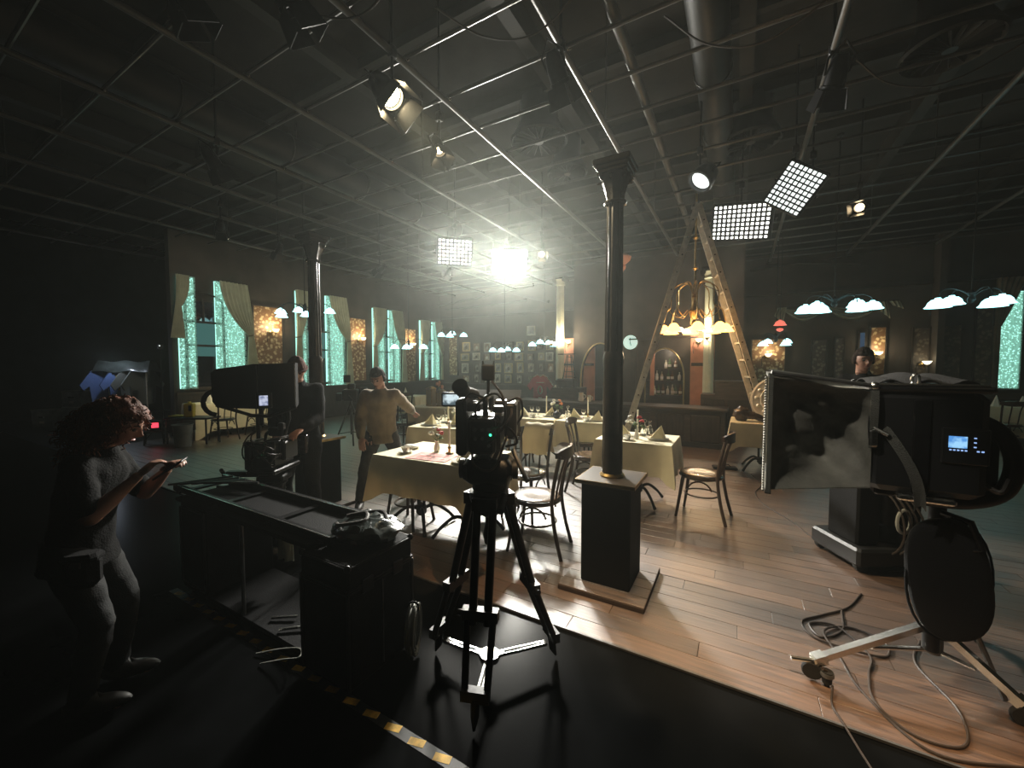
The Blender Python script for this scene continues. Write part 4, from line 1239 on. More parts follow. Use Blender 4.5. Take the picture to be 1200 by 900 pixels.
def make_chair():
    c = thing('bentwood_chair', 'x', 'chair', (0, 0, 0))
    # faces +Y; back at -Y
    MB().lathe([(0, .450), (.19, .450), (.205, .458), (.205, .466), (.19, .472), (.12, .466), (0, .462)], 28).build('seat', M['seat'], c)
    MB().tube([(.20 * math.cos(t), .20 * math.sin(t), .435) for t in [2 * PI * i / 28 for i in range(28)]], .018, 8, True).build('seat_ring', M['chair'], c)
    for s in (-1, 1):
        MB().tube(bez((s * .135, .145, .44), (s * .15, .165, .30), (s * .165, .18, .15), (s * .18, .205, 0), 8), [.020, .019, .018, .017, .016, .016, .015, .014, .014], 8).build('leg', M['chair'], c)
        MB().tube(spline([(s * .19, -.27, 0), (s * .175, -.215, .22), (s * .165, -.185, .45), (s * .175, -.215, .68), (s * .185, -.255, .86)], 5), .0165, 8).build('rear_leg', M['chair'], c)
        MB().tube(bez((s * .06, -.19, .46), (s * .07, -.21, .60), (s * .05, -.235, .72), (s * .075, -.285, .85), 6), .010, 6).build('back_splat', M['chair'], c)
        MB().tube(arc((s * .16, -.02, .28), .12, PI * .1, PI * .9, 8, 'yz'), .009, 6).build('brace', M['chair'], c)
    # curved crest rail, deep board
    n = 14
    rail = MB()
    vs, fs = [], []
    for i in range(n + 1):
        t = -1 + 2 * i / n
        x, y = .215 * t, -.30 + .065 * t * t
        hgt = .052 * (1 - .55 * abs(t) ** 4)
        for (dy, dz) in ((-.011, -hgt * .9), (.011, -hgt * .9), (.011, hgt), (-.011, hgt)):
            vs.append((x, y + dy, .868 + dz))
    for i in range(n):
        for k in range(4):
            l = (k + 1) % 4
            fs.append((i * 4 + k, i * 4 + l, (i + 1) * 4 + l, (i + 1) * 4 + k))
    fs += [(3, 2, 1, 0), tuple(n * 4 + q for q in (0, 1, 2, 3))]
    rail.add(vs, fs).build('crest_rail', M['chair'], c, 50)
    MB().tube([(.165 * math.cos(t), .165 * math.sin(t) - .01, .24) for t in [2 * PI * i / 24 for i in range(24)]], .009, 6, True).build('stretcher_ring', M['chair'], c)
    return c
def make_stool():
    c = thing('bentwood_stool', 'x', 'stool', (0, 0, 0))
    MB().lathe([(0, .450), (.17, .450), (.18, .458), (.18, .466), (.17, .472), (0, .462)], 24).build('seat', M['seat'], c)
    MB().tube([(.17 * math.cos(t), .17 * math.sin(t), .435) for t in [2 * PI * i / 24 for i in range(24)]], .018, 8, True).build('seat_ring', M['chair'], c)
    for sx in (-1, 1):
        for sy in (-1, 1):
            MB().tube(bez((sx * .12, sy * .12, .44), (sx * .13, sy * .13, .3), (sx * .15, sy * .15, .15), (sx * .17, sy * .17, 0), 6), .016, 8).build('leg', M['chair'], c)
    MB().tube([(.15 * math.cos(t), .15 * math.sin(t), .22) for t in [2 * PI * i / 24 for i in range(24)]], .009, 6, True).build('stretcher_ring', M['chair'], c)
    return c

TD = dict(A='the table behind the tripod camera', B='the table the sweater man reaches over', C='the left of the two joined tables', D='the table beside the front column', K='the right of the two joined tables')
table('dining table behind the tripod camera', (-2.45, 2.97, 0), .04, 1.10, .70, True)
tablecloth('cream cloth on the table behind the tripod camera', (-2.45, 2.97, 0), .04, 1.12, .72, .34, seed=1)
table('dining table the man in the sweater reaches over', (-3.62, 4.45, 0), .25, .80, .70)
tablecloth('cream cloth on the table the sweater man reaches over', (-3.62, 4.45, 0), .25, .82, .72, .36, seed=2)
table('left of two joined dining tables in front of the bar', (-2.84, 5.93, 0), .06, .74, .76)
tablecloth('cream cloth on the left of the two joined tables', (-2.84, 5.93, 0), .06, .75, .78, .30, seed=3)
table('right of two joined dining tables in front of the bar', (-2.06, 5.99, 0), .06, .74, .76)
tablecloth('cream cloth on the right of the two joined tables', (-2.06, 5.99, 0), .06, .75, .78, .32, seed=4)
table('dining table half hidden behind the front column', (-1.0, 4.74, 0), 0, .80, .68)
tablecloth('cream cloth on the table beside the front column', (-1.0, 4.74, 0), 0, .82, .70, .34, seed=5)
table('dining table carrying the ornate disc right of the ladder', (.33, 7.05, 0), 0, .80, .75)
tablecloth('cream cloth under the ornate disc', (.33, 7.05, 0), 0, .82, .77, .34, seed=6)
table('dining table against the back wall at the far right', (5.1, 12.15, 0), 0, 1.5, .70, True)
tablecloth('cream cloth on the far right table at the back wall', (5.1, 12.15, 0), 0, 1.52, .72, .60, seed=7)
table('long dining table under the first window', (-10.36, 4.92, 0), PI / 2, 1.84, .62, True)
tablecloth('bright cream cloth hanging low under the first window', (-10.36, 4.92, 0), PI / 2, 1.86, .64, .60, seed=8, amp=.015)
table('far dining table below the third window', (-8.1, 8.1, 0), .3, 1.0, .70)
tablecloth('cream cloth on the far table below the third window', (-8.1, 8.1, 0), .3, 1.02, .72, .45, seed=9)
table('serving table with gilt lanterns behind the sweater man', (-5.35, 6.35, 0), .2, 1.0, .65)
tablecloth('cream cloth under the gilt lanterns', (-5.35, 6.35, 0), .2, 1.02, .67, .45, seed=10)

ch0 = make_chair()
spots = [
    ((-1.52, 3.10), PI / 2 + .15, 'dark bentwood chair right behind the tripod camera'),
    ((-.32, 4.62), PI / 2 - .12, 'dark bentwood chair standing alone right of the front column'),
    ((-1.95, 3.72), PI, 'bentwood chair with beige coat behind the tripod camera'),
    ((-2.36, 3.64), PI - .2, 'bentwood chair pushed to the back of the menu-card table'),
    ((-1.62, 4.84), -PI / 2 + .1, 'bentwood chair between the joined tables and the front column'),
    ((-9.62, 4.30), PI / 2, 'dark chair at the first window table nearest the studio edge'),
    ((-9.62, 5.02), PI / 2 + .1, 'dark chair at the middle of the first window table'),
    ((-9.62, 5.66), PI / 2 - .1, 'dark chair at the far end of the first window table'),
    ((4.55, 11.45), 0.1, 'dark chair nearer the big monitor at the far right table'),
    ((5.15, 11.45), -.1, 'dark chair at the frame edge of the far right table'),
    ((-5.75, 5.78), .2, 'dark chair in front of the gilt lanterns'),
    ((-7.5, 7.5), .9, 'dark chair at the far table below the third window'),
]
for k, ((x, y), rz, l) in enumerate(spots):
    o = ch0 if k == 0 else copy_tree(ch0)
    place(o, (x, y, 0), rz)
    tag(o, l, 'chair', 'bentwood chairs')
st0 = make_stool()
for k, ((x, y), l) in enumerate((((-2.86, 2.93), 'bentwood stool under the left end of the menu-card table'), ((-3.05, 5.62), 'bentwood stool under the left of the joined tables'), ((-1.95, 5.62), 'bentwood stool under the right of the joined tables'))):
    o = st0 if k == 0 else copy_tree(st0)
    place(o, (x, y, 0), .1)
    tag(o, l, 'stool', 'bentwood stools')
coat = thing('coat', 'beige coat draped over the chair behind the tripod camera', 'coat', (-1.95, 3.72, 0), PI)
def coatf(u, v):
    a = (v - .5) * 2
    y = -.30 + (.06 + .03 * abs(a)) * (1 if a > 0 else -1) * min(1, abs(a) * 6)
    z = .94 - .36 * max(0, abs(a) - .08)
    return (-.16 + .32 * u + .02 * math.sin(v * 9), y + .004 * math.sin(u * 15 + v * 3), z + .006 * math.sin(u * 13))
MB().sheet(coatf, 26, 26, .008, (0, 0, 1)).build('coat_cloth', M['beige'], coat, 60)

# ------------------------------------------------------------------ tableware
TZ = .757
def plate(loc, r=.125, mat='china'):
    return MB().lathe([(0, .004), (r * .55, .004), (r * .62, .008), (r, .018), (r, .022), (r * .6, .013), (0, .009)], 28)
def fan_napkin(mb, rz=0.0, h=.14):
    R = Matrix.Rotation(rz, 3, 'Z')
    base = [(-.075, -.05, 0), (.075, -.05, 0), (.085, .05, 0), (-.085, .05, 0)]
    tip = (.04, .0, h)
    vs = [R @ Vector(p) for p in base] + [R @ Vector(tip)] + [R @ Vector((.0, -.015, h * .45)), R @ Vector((0, .015, h * .45))]
    return mb.add(vs, [(3, 2, 1, 0), (0, 1, 5), (1, 4, 5), (4, 0, 5), (1, 2, 4), (2, 3, 6), (3, 4, 6), (4, 2, 6), (3, 0, 4)])
def put(name, label, cat, loc, parts, rz=0.0, group=None):
    t = thing(name, label, cat, loc, rz, group)
    for pn, mb, mt, sm in parts:
        mb.build(pn, M[mt], t, sm)
    return t
def at_table(tc, rz, x, y):
    c_, s_ = math.cos(rz), math.sin(rz)
    return (tc[0] + c_ * x - s_ * y, tc[1] + s_ * x + c_ * y, TZ)
def setting(tc, rz, x, y, where, nap=0.0):
    p = at_table(tc, rz, x, y)
    put('dinner_plate', 'white dinner plate at the ' + where, 'plate', p, [('plate_body', plate(p), 'china', 40)], rz, 'dinner plates')
    put('folded_napkin', 'cream peaked napkin at the ' + where, 'napkin', (p[0], p[1], p[2] + .017), [('napkin_cloth', fan_napkin(MB(), nap, .15), 'napkin', 0)], rz, 'cream peaked napkins')
GL = [(0, 0), (.034, 0), (.034, .004), (.006, .008), (.004, .075), (.02, .09), (.036, .12), (.034, .165), (.032, .165), (.033, .12), (.018, .094), (0, .086)]
def wine_glass(p, label):
    put('wine_glass', label, 'glass', p, [('glass_body', MB().lathe(GL, 18), 'glass', 50)], 0, 'wine glasses')
def candle(p, label, h=.20):
    t = put('candlestick', label, 'candle', p, [('holder', MB().lathe([(0, 0), (.04, 0), (.035, .012), (.012, .02), (.012, .05), (.02, .06), (.016, .07), (0, .07)], 16), 'brass', 50), ('candle_stick', MB().cyl((0, 0, .06), (0, 0, .06 + h), .011, .010, 12), 'wax', 50), ('wick', MB().cyl((0, 0, .06 + h), (0, 0, .07 + h), .0015, n=5), 'black', 0)], 0, 'table candles')
def cup(p, label, rz=0.0):
    put('tea_cup', label, 'cup', p, [('saucer', MB().lathe([(0, .003), (.04, .003), (.07, .014), (.07, .017), (.035, .008), (0, .008)], 24), 'china', 50),
        ('cup_bowl', MB().lathe([(0, .009), (.022, .009), (.026, .014), (.04, .045), (.042, .06), (.039, .06), (.036, .045), (.02, .016), (0, .014)], 20), 'china', 50),
        ('handle', MB().tube(arc((.04, 0, .038), .017, -PI / 2, PI / 2, 8), .004, 6), 'china', 50)], rz, 'tea cups')
def flowers(p, label, mat, k=1.0):
    r = random.Random(len(label) * 7)
    t = put('flower_vase', label, 'vase', p, [('vase_body', MB().lathe([(0, 0), (.026, 0), (.032, .03), (.02, .075), (.017, .09), (.024, .105), (.020, .105), (.014, .09), (0, .085)], 18), 'china', 50)], 0, 'small flower vases')
    sm, lf = MB(), MB()
    heads = [(-.05, .01, .20, 'white_flower'), (-.035, -.02, .17, 'white_flower'), (-.07, 0, .16, 'white_flower'), (.02, 0, .20, mat), (.035, .015, .17, mat), (.05, -.01, .13, 'leaf'), (-.02, .03, .14, 'leaf')]
    for (x, y, z, m_) in heads:
        x, y, z = x * k, y * k, .09 + (z - .09) * k
        MB().tube(bez((0, 0, .08), (0, 0, .11), (x * .7, y * .7, z - .04), (x, y, z), 5), .002, 5).build('stem', M['leaf'], t)
        pet = MB()
        for i in range(9):
            d = Vector((r.gauss(0, 1), r.gauss(0, 1), r.gauss(.4, .8))).normalized()
            pet.ball(Vector((x, y, z)) + d * .012 * k, (.012 * k, .012 * k, .007 * k), 7, 4)
        pet.build('flower_head' if m_ != 'leaf' else 'leaf_sprig', M[m_], t)
def cruet(p, label):
    t = put('cruet_set', label, 'condiments', p, [('tray', MB().lathe([(0, 0), (.06, 0), (.065, .012), (.06, .012), (.056, .006), (0, .006)], 20), 'chrome', 50), ('carry_handle', MB().cyl((0, 0, .005), (0, 0, .16), .004).tube([(.018 * math.cos(a), 0, .175 + .018 * math.sin(a)) for a in [2 * PI * i / 12 for i in range(12)]], .003, 5, True), 'chrome', 50)], 0, 'cruet sets')
    for k, (x, y) in enumerate(((.032, 0), (-.032, 0), (0, .034))):
        MB().lathe([(0, .006), (.02, .006), (.022, .05), (.012, .075), (.010, .095), (.013, .10), (.008, .115), (0, .118)], 14, (x, y, 0)).build('condiment_bottle', M['glass'], t)

# table A: menu card, cup, flowers, candle
A_ = (-2.45, 2.97); ra = .04
put('menu_card', 'red and white menu card lying on the table behind the tripod camera', 'menu', at_table(A_, ra, .02, -.20), [('card_sheet', MB().box((0, 0, .002), (.42, .26, .004)), 'runner', 0), ('printed_stripe', MB().box((-.08, .04, .0043), (.16, .015, .001)).box((.09, -.03, .0043), (.14, .012, .001)).box((-.05, -.07, .0043), (.2, .01, .001)), 'white', 0)], ra + .08)
cup(at_table(A_, ra, -.33, -.17), 'white cup and saucer at the front left of the menu-card table', .5)
put('folded_napkin', 'crumpled white napkin beside the cup on the menu-card table', 'napkin', at_table(A_, ra, -.42, .02), [('napkin_cloth', MB().ball((0, 0, .018), (.085, .06, .022), 16, 8, None, lambda p, d: p * (1 + .25 * noise.noise(d * 3)) if p.z > -.01 else p), 'napkin_far', 50)])
flowers(at_table(A_, ra, -.10, .02), 'white vase with red and white flowers on the menu-card table', 'red_flower', 1.15)
candle(at_table(A_, ra, .08, -.02), 'tall cream candle on the menu-card table', .25)
wine_glass(at_table(A_, ra, .14, .14), 'wine glass beside the candle on the menu-card table')
wine_glass(at_table(A_, ra, .22, .10), 'wine glass right of the candle on the menu-card table')
put('serving_bowl', 'silver pedestal bowl on the menu-card table beside the camera', 'bowl', at_table(A_, ra, .34, .06), [('bowl_body', MB().lathe([(0, 0), (.05, 0), (.045, .01), (.012, .02), (.012, .05), (.06, .065), (.11, .10), (.115, .105), (.108, .105), (.05, .075), (0, .07)], 24), 'chrome', 50)])
setting(A_, ra, .40, -.22, 'right end of the menu-card table', .6)
# table B
B_ = (-3.62, 4.45); rb = .25
for i, (x, y, w) in enumerate(((-.18, -.16, 'front left of the table the sweater man reaches over'), (.22, -.12, 'front right of the table the sweater man reaches over'), (.2, .2, 'back right of the table the sweater man reaches over'))):
    setting(B_, rb, x, y, w, PI * i)
candle(at_table(B_, rb, .02, .02), 'cream candle on the table the sweater man reaches over', .24)
flowers(at_table(B_, rb, .14, .05), 'vase of orange flowers on the table the sweater man reaches over', 'orange_flower', 1.1)
cruet(at_table(B_, rb, -.08, .12), 'cruet set on the table the sweater man reaches over')
wine_glass(at_table(B_, rb, -.02, -.2), 'wine glass on the table the sweater man reaches over')
# joined tables C, K
C_ = (-2.84, 5.93); K_ = (-2.06, 5.99); rc = .06
setting(C_, rc, -.22, -.14, 'far left of the two joined tables', PI)
setting(C_, rc, .16, .02, 'seam side of the left joined table', .3)
setting(K_, rc, -.16, -.05, 'seam side of the right joined table', PI)
setting(K_, rc, .2, -.2, 'front right of the two joined tables', 0)
for i, (x, y) in enumerate(((-.10, -.12), (.0, -.10))):
    wine_glass(at_table(C_, rc, x, y), '%s wine glass on the left joined table' % ('left' if i == 0 else 'right'))
wine_glass(at_table(K_, rc, .0, -.18), 'wine glass on the right joined table')
candle(at_table(C_, rc, .06, .12), 'cream candle on the left joined table', .27)
candle(at_table(K_, rc, -.02, .14), 'cream candle on the right joined table', .27)
flowers(at_table(C_, rc, .26, .12), 'vase of orange flowers between the joined tables', 'orange_flower', 1.5)
cruet(at_table(K_, rc, -.30, -.04), 'cruet set near the seam of the joined tables')
put('tea_pot', 'dark round teapot at the seam of the joined tables', 'teapot', at_table(C_, rc, .33, -.12), [('pot_body', MB().lathe([(0, 0), (.04, 0), (.065, .04), (.06, .08), (.03, .10), (.01, .115), (0, .12)], 20), 'black_metal', 50), ('spout', MB().tube(bez((.05, 0, .05), (.09, 0, .05), (.09, 0, .09), (.11, 0, .1), 6), .009, 6), 'black_metal', 50), ('handle', MB().tube(arc((-.06, 0, .055), .035, PI / 2, PI * 1.5, 8), .006, 6), 'black_metal', 50)])
cup(at_table(C_, rc, -.02, -.26), 'white cup at the front of the left joined table', 1.0)
cup(at_table(K_, rc, .08, -.28), 'white cup at the front of the right joined table', 2.0)
# table D
D_ = (-1.0, 4.74)
setting(D_, 0, -.16, -.02, 'column side of the table beside the front column', PI)
setting(D_, 0, .22, -.04, 'open end of the table beside the front column', 0)
candle(at_table(D_, 0, -.04, .14), 'cream candle on the table beside the front column', .25)
flowers(at_table(D_, 0, .0, -.10), 'white vase with dark red flowers beside the front column', 'red_flower', 1.4)
put('carafe', 'clear glass carafe on the table beside the front column', 'carafe', at_table(D_, 0, .11, .10), [('carafe_body', MB().lathe([(0, 0), (.04, 0), (.045, .03), (.03, .10), (.015, .14), (.016, .17), (.024, .185), (.021, .185), (.012, .15), (.027, .1), (.04, .03), (0, .01)], 20), 'glass', 50)])
cruet(at_table(D_, 0, .04, .17), 'cruet set on the table beside the front column')
cup(at_table(D_, 0, -.07, -.22), 'white cup on the table beside the front column', .4)
put('wrapped_sweet', 'small red sweet on the table beside the front column', 'sweet', at_table(D_, 0, -.2, -.22), [('wrapper', MB().ball((0, 0, .012), (.022, .012, .012), 10, 6).ball((-.026, 0, .012), (.009, .012, .006), 8, 4).ball((.026, 0, .012), (.009, .012, .006), 8, 4), 'red', 50)])
# far napkins
for (x, y, l) in ((-10.3, 4.35, 'at the near end of the first window table'), (-10.3, 5.2, 'at the middle of the first window table'), (4.62, 12.0, 'nearer the big monitor on the far right table'), (4.98, 12.0, 'near the frame edge on the far right table'), (5.35, 12.05, 'at the right end of the far right table'), (-8.3, 7.95, 'on the left of the far table below the third window'), (-7.98, 8.05, 'on the right of the far table below the third window')):
    put('folded_napkin', 'white cone napkin ' + l, 'napkin', (x, y, TZ), [('napkin_cone', MB().lathe([(.06, 0), (.065, .02), (.035, .12), (.008, .22), (0, .23)], 10, rib=.1, nr=5), 'napkin_far', 60)], 0, 'white cone napkins')
put('wine_bottle', 'pale bottle standing on the first window table', 'bottle', (-10.3, 4.78, TZ), [('bottle_body', MB().lathe([(r * 1.2, q * 1.15) for r, q in bprof], 14), 'china', 50), ('bottle_label', MB().lathe([(.043, .04), (.043, .12)], 14), 'white', 50)])
# gilt lanterns and pink flowers on the serving table
for k, (x, y, h, l) in enumerate(((-5.55, 6.33, .36, 'left tall gilt lantern on the serving table'), (-5.36, 6.42, .30, 'middle gilt lantern on the serving table'), (-5.08, 6.45, .28, 'right gilt lantern on the serving table'))):
    t = thing('gilt_lantern', l, 'lantern', (x, y, TZ), .3 * k, 'gilt lanterns')
    MB().rbox((0, 0, .012), (.16, .16, .024), .005).build('base', M['brass'], t, 30)
    for sx in (-1, 1):
        for sy in (-1, 1):
            MB().bar((sx * .066, sy * .066, .02), (sx * .066, sy * .066, h), .012).build('corner_post', M['brass'], t, 0)
    for s in (-1, 1):
        MB().box((s * .066, 0, h / 2), (.003, .12, h - .04)).box((0, s * .066, h / 2), (.12, .003, h - .04)).build('side_glass', M['amber_pane'] if 'amber_pane' in M else M['frame_g'], t, 0)
    MB().box((0, 0, h + .02), (.17, .17, .05), top=.4).build('roof', M['brass'], t, 0)
    MB().cyl((0, 0, .024), (0, 0, h * .5), .025, n=12).build('candle_stick', M['wax'], t)
for k, (x, y, l) in enumerate(((-5.5, 6.55, 'tall vase of pink flowers behind the left gilt lantern'), (-5.05, 6.6, 'tall vase of pink flowers behind the right gilt lantern'))):
    t = thing('tall_vase', l, 'vase', (x, y, TZ), 0, 'tall pink flower vases')
    MB().lathe([(0, 0), (.04, 0), (.05, .08), (.03, .2), (.035, .24), (.03, .24), (.02, .2), (0, .19)], 16).build('vase_body', M['china'], t)
    for i in range(5):
        a = i * 1.3
        p = (math.cos(a) * .06, math.sin(a) * .06, .36 + .03 * i)
        MB().tube([(0, 0, .2), p], .003, 5).build('stem', M['leaf'], t)
        MB().ball(p, (.03, .03, .035), 9, 6, None, lambda q, d: q * (1 + .3 * noise.noise(d * 4))).build('flower_head', M['rose_panel'], t)
# ornate disc and carved figure on the right table
dc = thing('ornate_disc', 'large ornate plaster disc leaning on the right table', 'ornament', (.49, 7.09, TZ), -.35)
Mt = Matrix.Rotation(math.radians(76), 3, 'X')
MB().lathe([(0, .05), (.05, .06), (.08, .045), (.10, .02), (.16, .025), (.18, .04), (.20, .022), (.28, .02), (.30, .035), (.33, .03), (.34, 0), (0, 0)], 40, (0, 0, .335), Mt, rib=.0).build('disc_body', M['china'], dc)
kn = MB().ball((0, 0, 0), (.035, .035, .02), 8, 5).mesh('relief_boss', M['china'])
for i in range(12):
    a = i * PI / 6
    inst('relief_boss', kn, dc, tuple(Vector((0, 0, .335)) + Mt @ Vector((.24 * math.cos(a), .24 * math.sin(a), .028))), (math.radians(76), 0, 0))
MB().bar((-.1, .1, 0), (0, .05, .25), .02).build('easel_strut', M['chair'], dc, 0)
cf = thing('carved_figure', 'reddish brown carved wooden figure lying beside the ornate disc', 'sculpture', (.11, 6.97, TZ), .2)
MB().ball((-.05, 0, .10), (.12, .09, .11), 18, 12, None, lambda p, d: p * (1 + .35 * noise.noise(d * 2.3))).build('carved_head', M['seat'], cf)
MB().tube(spline([(0, 0, .09), (.12, -.03, .08), (.22, 0, .04), (.34, -.05, .02)], 6), [.06] * 6 + [.05] * 6 + [.035] * 6 + [.02], 9).build('carved_body', M['seat'], cf)
MB().tube(spline([(.1, -.04, .05), (.2, -.14, .03), (.32, -.12, .02)], 6), .018, 7).build('carved_limb', M['chair'], cf)

# ------------------------------------------------------------------ tripod and film camera (centre)
tp = thing('tripod', 'heavy black camera tripod with silver floor spreader on the glossy floor', 'tripod', (-1.08, 1.66, 0))
feet = [Vector((-.33, 0, 0)), Vector((.22, .28, 0)), Vector((.10, -.27, 0))]
top = Vector((0, 0, .93))
for k, f_ in enumerate(feet):
    dr = Vector((f_.x, f_.y, 0)).normalized()
    sd = dr.cross(Vector((0, 0, 1)))
    tp_ = top + dr * .085
    mid = tp_.lerp(f_, .52)
    lg = MB()
    for s in (-1, 1):
        lg.cyl(tp_ + sd * .040 * s, mid.lerp(f_, .1) + sd * .035 * s, .020, n=12)
        lg.cyl(mid + sd * .062 * s, f_ + Vector((0, 0, .12)) - (f_ - tp_) * .0 + sd * .05 * s, .017, n=10)
    lo = lg.build('leg', M['black_metal'], tp)
    MB().bar(mid - sd * .085, mid + sd * .085, .045, .05).build('leg_lock', M['black_plastic'], lo, 0)
    MB().cyl(mid + sd * .085, mid + sd * .11, .014, n=10).build('lock_knob', M['black_plastic'], lo)
    MB().bar(f_ + Vector((0, 0, .14)) - sd * .065, f_ + Vector((0, 0, .14)) + sd * .065, .04, .05).build('foot_bridge', M['black_metal'], lo, 0)
    MB().tube([f_ + Vector((0, 0, .13)), f_ + dr * .01 + Vector((0, 0, .05)), f_ + dr * .03], [.022, .02, .006], 10).build('spike_foot', M['black_metal'], lo)
    MB().bar(tp_ - sd * .06, tp_ + sd * .06, .06, .06).build('shoulder_joint', M['black_metal'], lo, 0)
    c0 = Vector((0, 0, .10))
    ar = MB().bar(c0 + dr * .05, f_ + Vector((0, 0, .085)) - dr * .03, .032, .016, (0, 0, 1)).build('spreader_arm', M['chrome'], tp, 0)
    MB().bar(c0 + dr * .08 + Vector((0, 0, .009)), f_ + Vector((0, 0, .094)) - dr * .06, .008, .003, (0, 0, 1)).build('groove', M['black'], ar, 0)
MB().lathe([(0, .085), (.05, .085), (.055, .10), (.05, .118), (0, .118)], 18).build('spreader_hub', M['chrome'], tp)
MB().lathe([(.03, .84), (.06, .86), (.085, .90), (.10, .94), (.10, .97), (.07, .98), (0, .98)], 24).build('bowl', M['black_metal'], tp)
MB().lathe([(0, .70), (.025, .70), (.032, .74), (.02, .80), (.02, .86)], 14).build('bowl_clamp', M['black_plastic'], tp)
hd = MB().lathe([(.075, .975), (.085, .985), (.085, 1.03), (.07, 1.04), (0, 1.04)], 24)
hd.rbox((0, 0, 1.08), (.24, .19, .12), .025, .45)
hd.build('fluid_head', M['black_metal'], tp, 40)
for s in (-1, 1):
    MB().cyl((s * .12 * math.cos(.45), s * .12 * math.sin(.45), 1.08), (s * .145 * math.cos(.45), s * .145 * math.sin(.45), 1.08), .05, n=18).build('drag_knob', M['black_plastic'], tp)
MB().tube([(.09, .03, 1.09), (.13, -.02, 1.06), (.19, -.20, .97)], .011, 8).build('pan_bar', M['grey_metal'], tp)
MB().cyl((.165, -.13, 1.005), (.195, -.215, .965), .017, n=10).build('grip', M['rubber'], tp)

fc = thing('film_camera', 'black cinema camera rig with lit side monitor on the heavy tripod', 'camera', (-1.08, 1.66, 1.145), .45)
# local: +Y lens direction, -Y towards the viewer
MB().rbox((0, 0, .012), (.12, .34, .022), .006).build('base_plate', M['black_metal'], fc, 30)
for s in (-1, 1):
    MB().cyl((s * .03, -.2, .034), (s * .03, .30, .034), .0075, n=10).build('support_rod', M['grey_metal'], fc)
MB().rbox((-.005, -.02, .135), (.15, .25, .17), .014).build('camera_body', M['black_plastic'], fc, 30)
MB().rbox((-.005, -.185, .135), (.12, .075, .16), .012).build('battery', M['black_plastic'], fc, 30)
MB().rbox((-.105, -.09, .17), (.05, .21, .26), .012).build('side_module', M['black_plastic'], fc, 30)
MB().rbox((.115, -.02, .19), (.055, .17, .17), .012).build('recorder_module', M['black_plastic'], fc, 30)
MB().cyl((0, .10, .14), (0, .22, .14), .058, n=24).cyl((0, .22, .14), (0, .25, .14), .064, n=24).build('lens', M['lens'], fc)
mbx = MB().rbox((0, .27, .14), (.20, .05, .16), .01)
mbx.add([(-.10, .29, .06), (.10, .29, .06), (.10, .29, .22), (-.10, .29, .22), (-.14, .37, .03), (.14, .37, .03), (.14, .37, .25), (-.14, .37, .25)], [(0, 1, 5, 4), (1, 2, 6, 5), (2, 3, 7, 6), (3, 0, 4, 7)])
mbx.build('matte_box', M['black_plastic'], fc, 30)
tf = MB().sheet(lambda u, v: (-.14 + .28 * u, .37 + .12 * v, .25 + .05 * v), 3, 3, .003, (0, 0, 1)).build('top_flag', M['black_metal'], fc, 0)
hl = MB().tube(spline([(0, .10, .22), (0, .10, .285), (0, .05, .30), (0, -.10, .30), (0, -.13, .285), (0, -.13, .22)], 5), .013, 8)
hl.build('top_handle', M['black_metal'], fc)
MB().rbox((.01, -.10, .42), (.062, .028, .075), .006).cyl((.01, -.1, .31), (.01, -.1, .39), .008).build('video_transmitter', M['black_plastic'], fc, 30)
for s in (-1, 1):
    MB().cyl((.01 + s * .025, -.1, .455), (.01 + s * .027, -.1, .475), .004, n=6).build('antenna', M['rubber'], fc)
vf = MB().cyl((-.075, .02, .31), (-.105, -.13, .335), .026, n=14).cyl((-.105, -.13, .335), (-.112, -.175, .36), .034, .038, 16)
vf.build('viewfinder', M['rubber'], fc)
MB().tube([(-.075, .02, .31), (-.04, .02, .28), (0, .02, .30)], .010, 6).build('viewfinder_arm', M['black_metal'], fc)
mo = MB().rbox((-.185, -.02, .285), (.098, .022, .070), .006).build('side_monitor', M['black_plastic'], fc, 30)
MB().box((-.185, -.0325, .285), (.080, .002, .052)).build('monitor_screen', M['screen_a'], mo, 0)
MB().tube([(-.14, -.01, .285), (-.1, 0, .27), (-.06, .02, .27)], .007, 6).build('monitor_arm', M['black_metal'], fc)
cb = [[(-.03, -.2, .2), (-.02, -.26, .28), (.05, -.22, .33), (.09, -.1, .28)], [(.02, -.2, .1), (.06, -.28, .14), (.12, -.2, .22), (.12, -.1, .25)], [(.03, -.21, .17), (.10, -.27, .21), (.09, -.2, .31), (.03, -.12, .38)],
      [(-.05, -.2, .08), (-.03, -.27, .02), (.05, -.25, .0), (.10, -.1, .12)], [(.1, -.08, .28), (.16, -.12, .30), (.17, -.06, .22), (.14, 0, .16)], [(-.1, -.18, .28), (-.05, -.25, .33), (.0, -.2, .31), (.0, -.14, .3)], [(.06, -.2, .2), (.13, -.24, .17), (.15, -.16, .1), (.09, -.05, .06)]]
for c_ in cb:
    MB().tube(spline(c_, 7), .0055, 6).build('camera_cable', M['cable'], fc)
for k, (x, z) in enumerate(((-.03, .17), (.0, .17), (.03, .17), (-.03, .13), (.0, .13), (.03, .10))):
    MB().cyl((x, -.222, z), (x, -.238, z), .009, n=10).build('connector', M['chrome'], fc)
MB().ball((.035, -.226, .145), .006, 8, 6).build('tally_light', M['green_led'], fc)
MB().rbox((.10, .16, .10), (.045, .06, .08), .008).cyl((.06, .19, .10), (.10, .19, .10), .03, n=18).build('follow_focus', M['black_metal'], fc, 30)
for c_, d_ in (((.06, -.12, .25), (.05, .06, .03)), ((-.055, -.11, .26), (.07, .09, .04)), ((.06, .03, .255), (.06, .08, .05))):
    MB().rbox(c_, d_, .006).build('accessory_module', M['black_plastic'], fc, 30)
MB().tube([(.13, -.1, .05), (.17, -.16, -.02), (.20, -.22, -.06)], .012, 8).build('hand_grip', M['grey_metal'], fc)

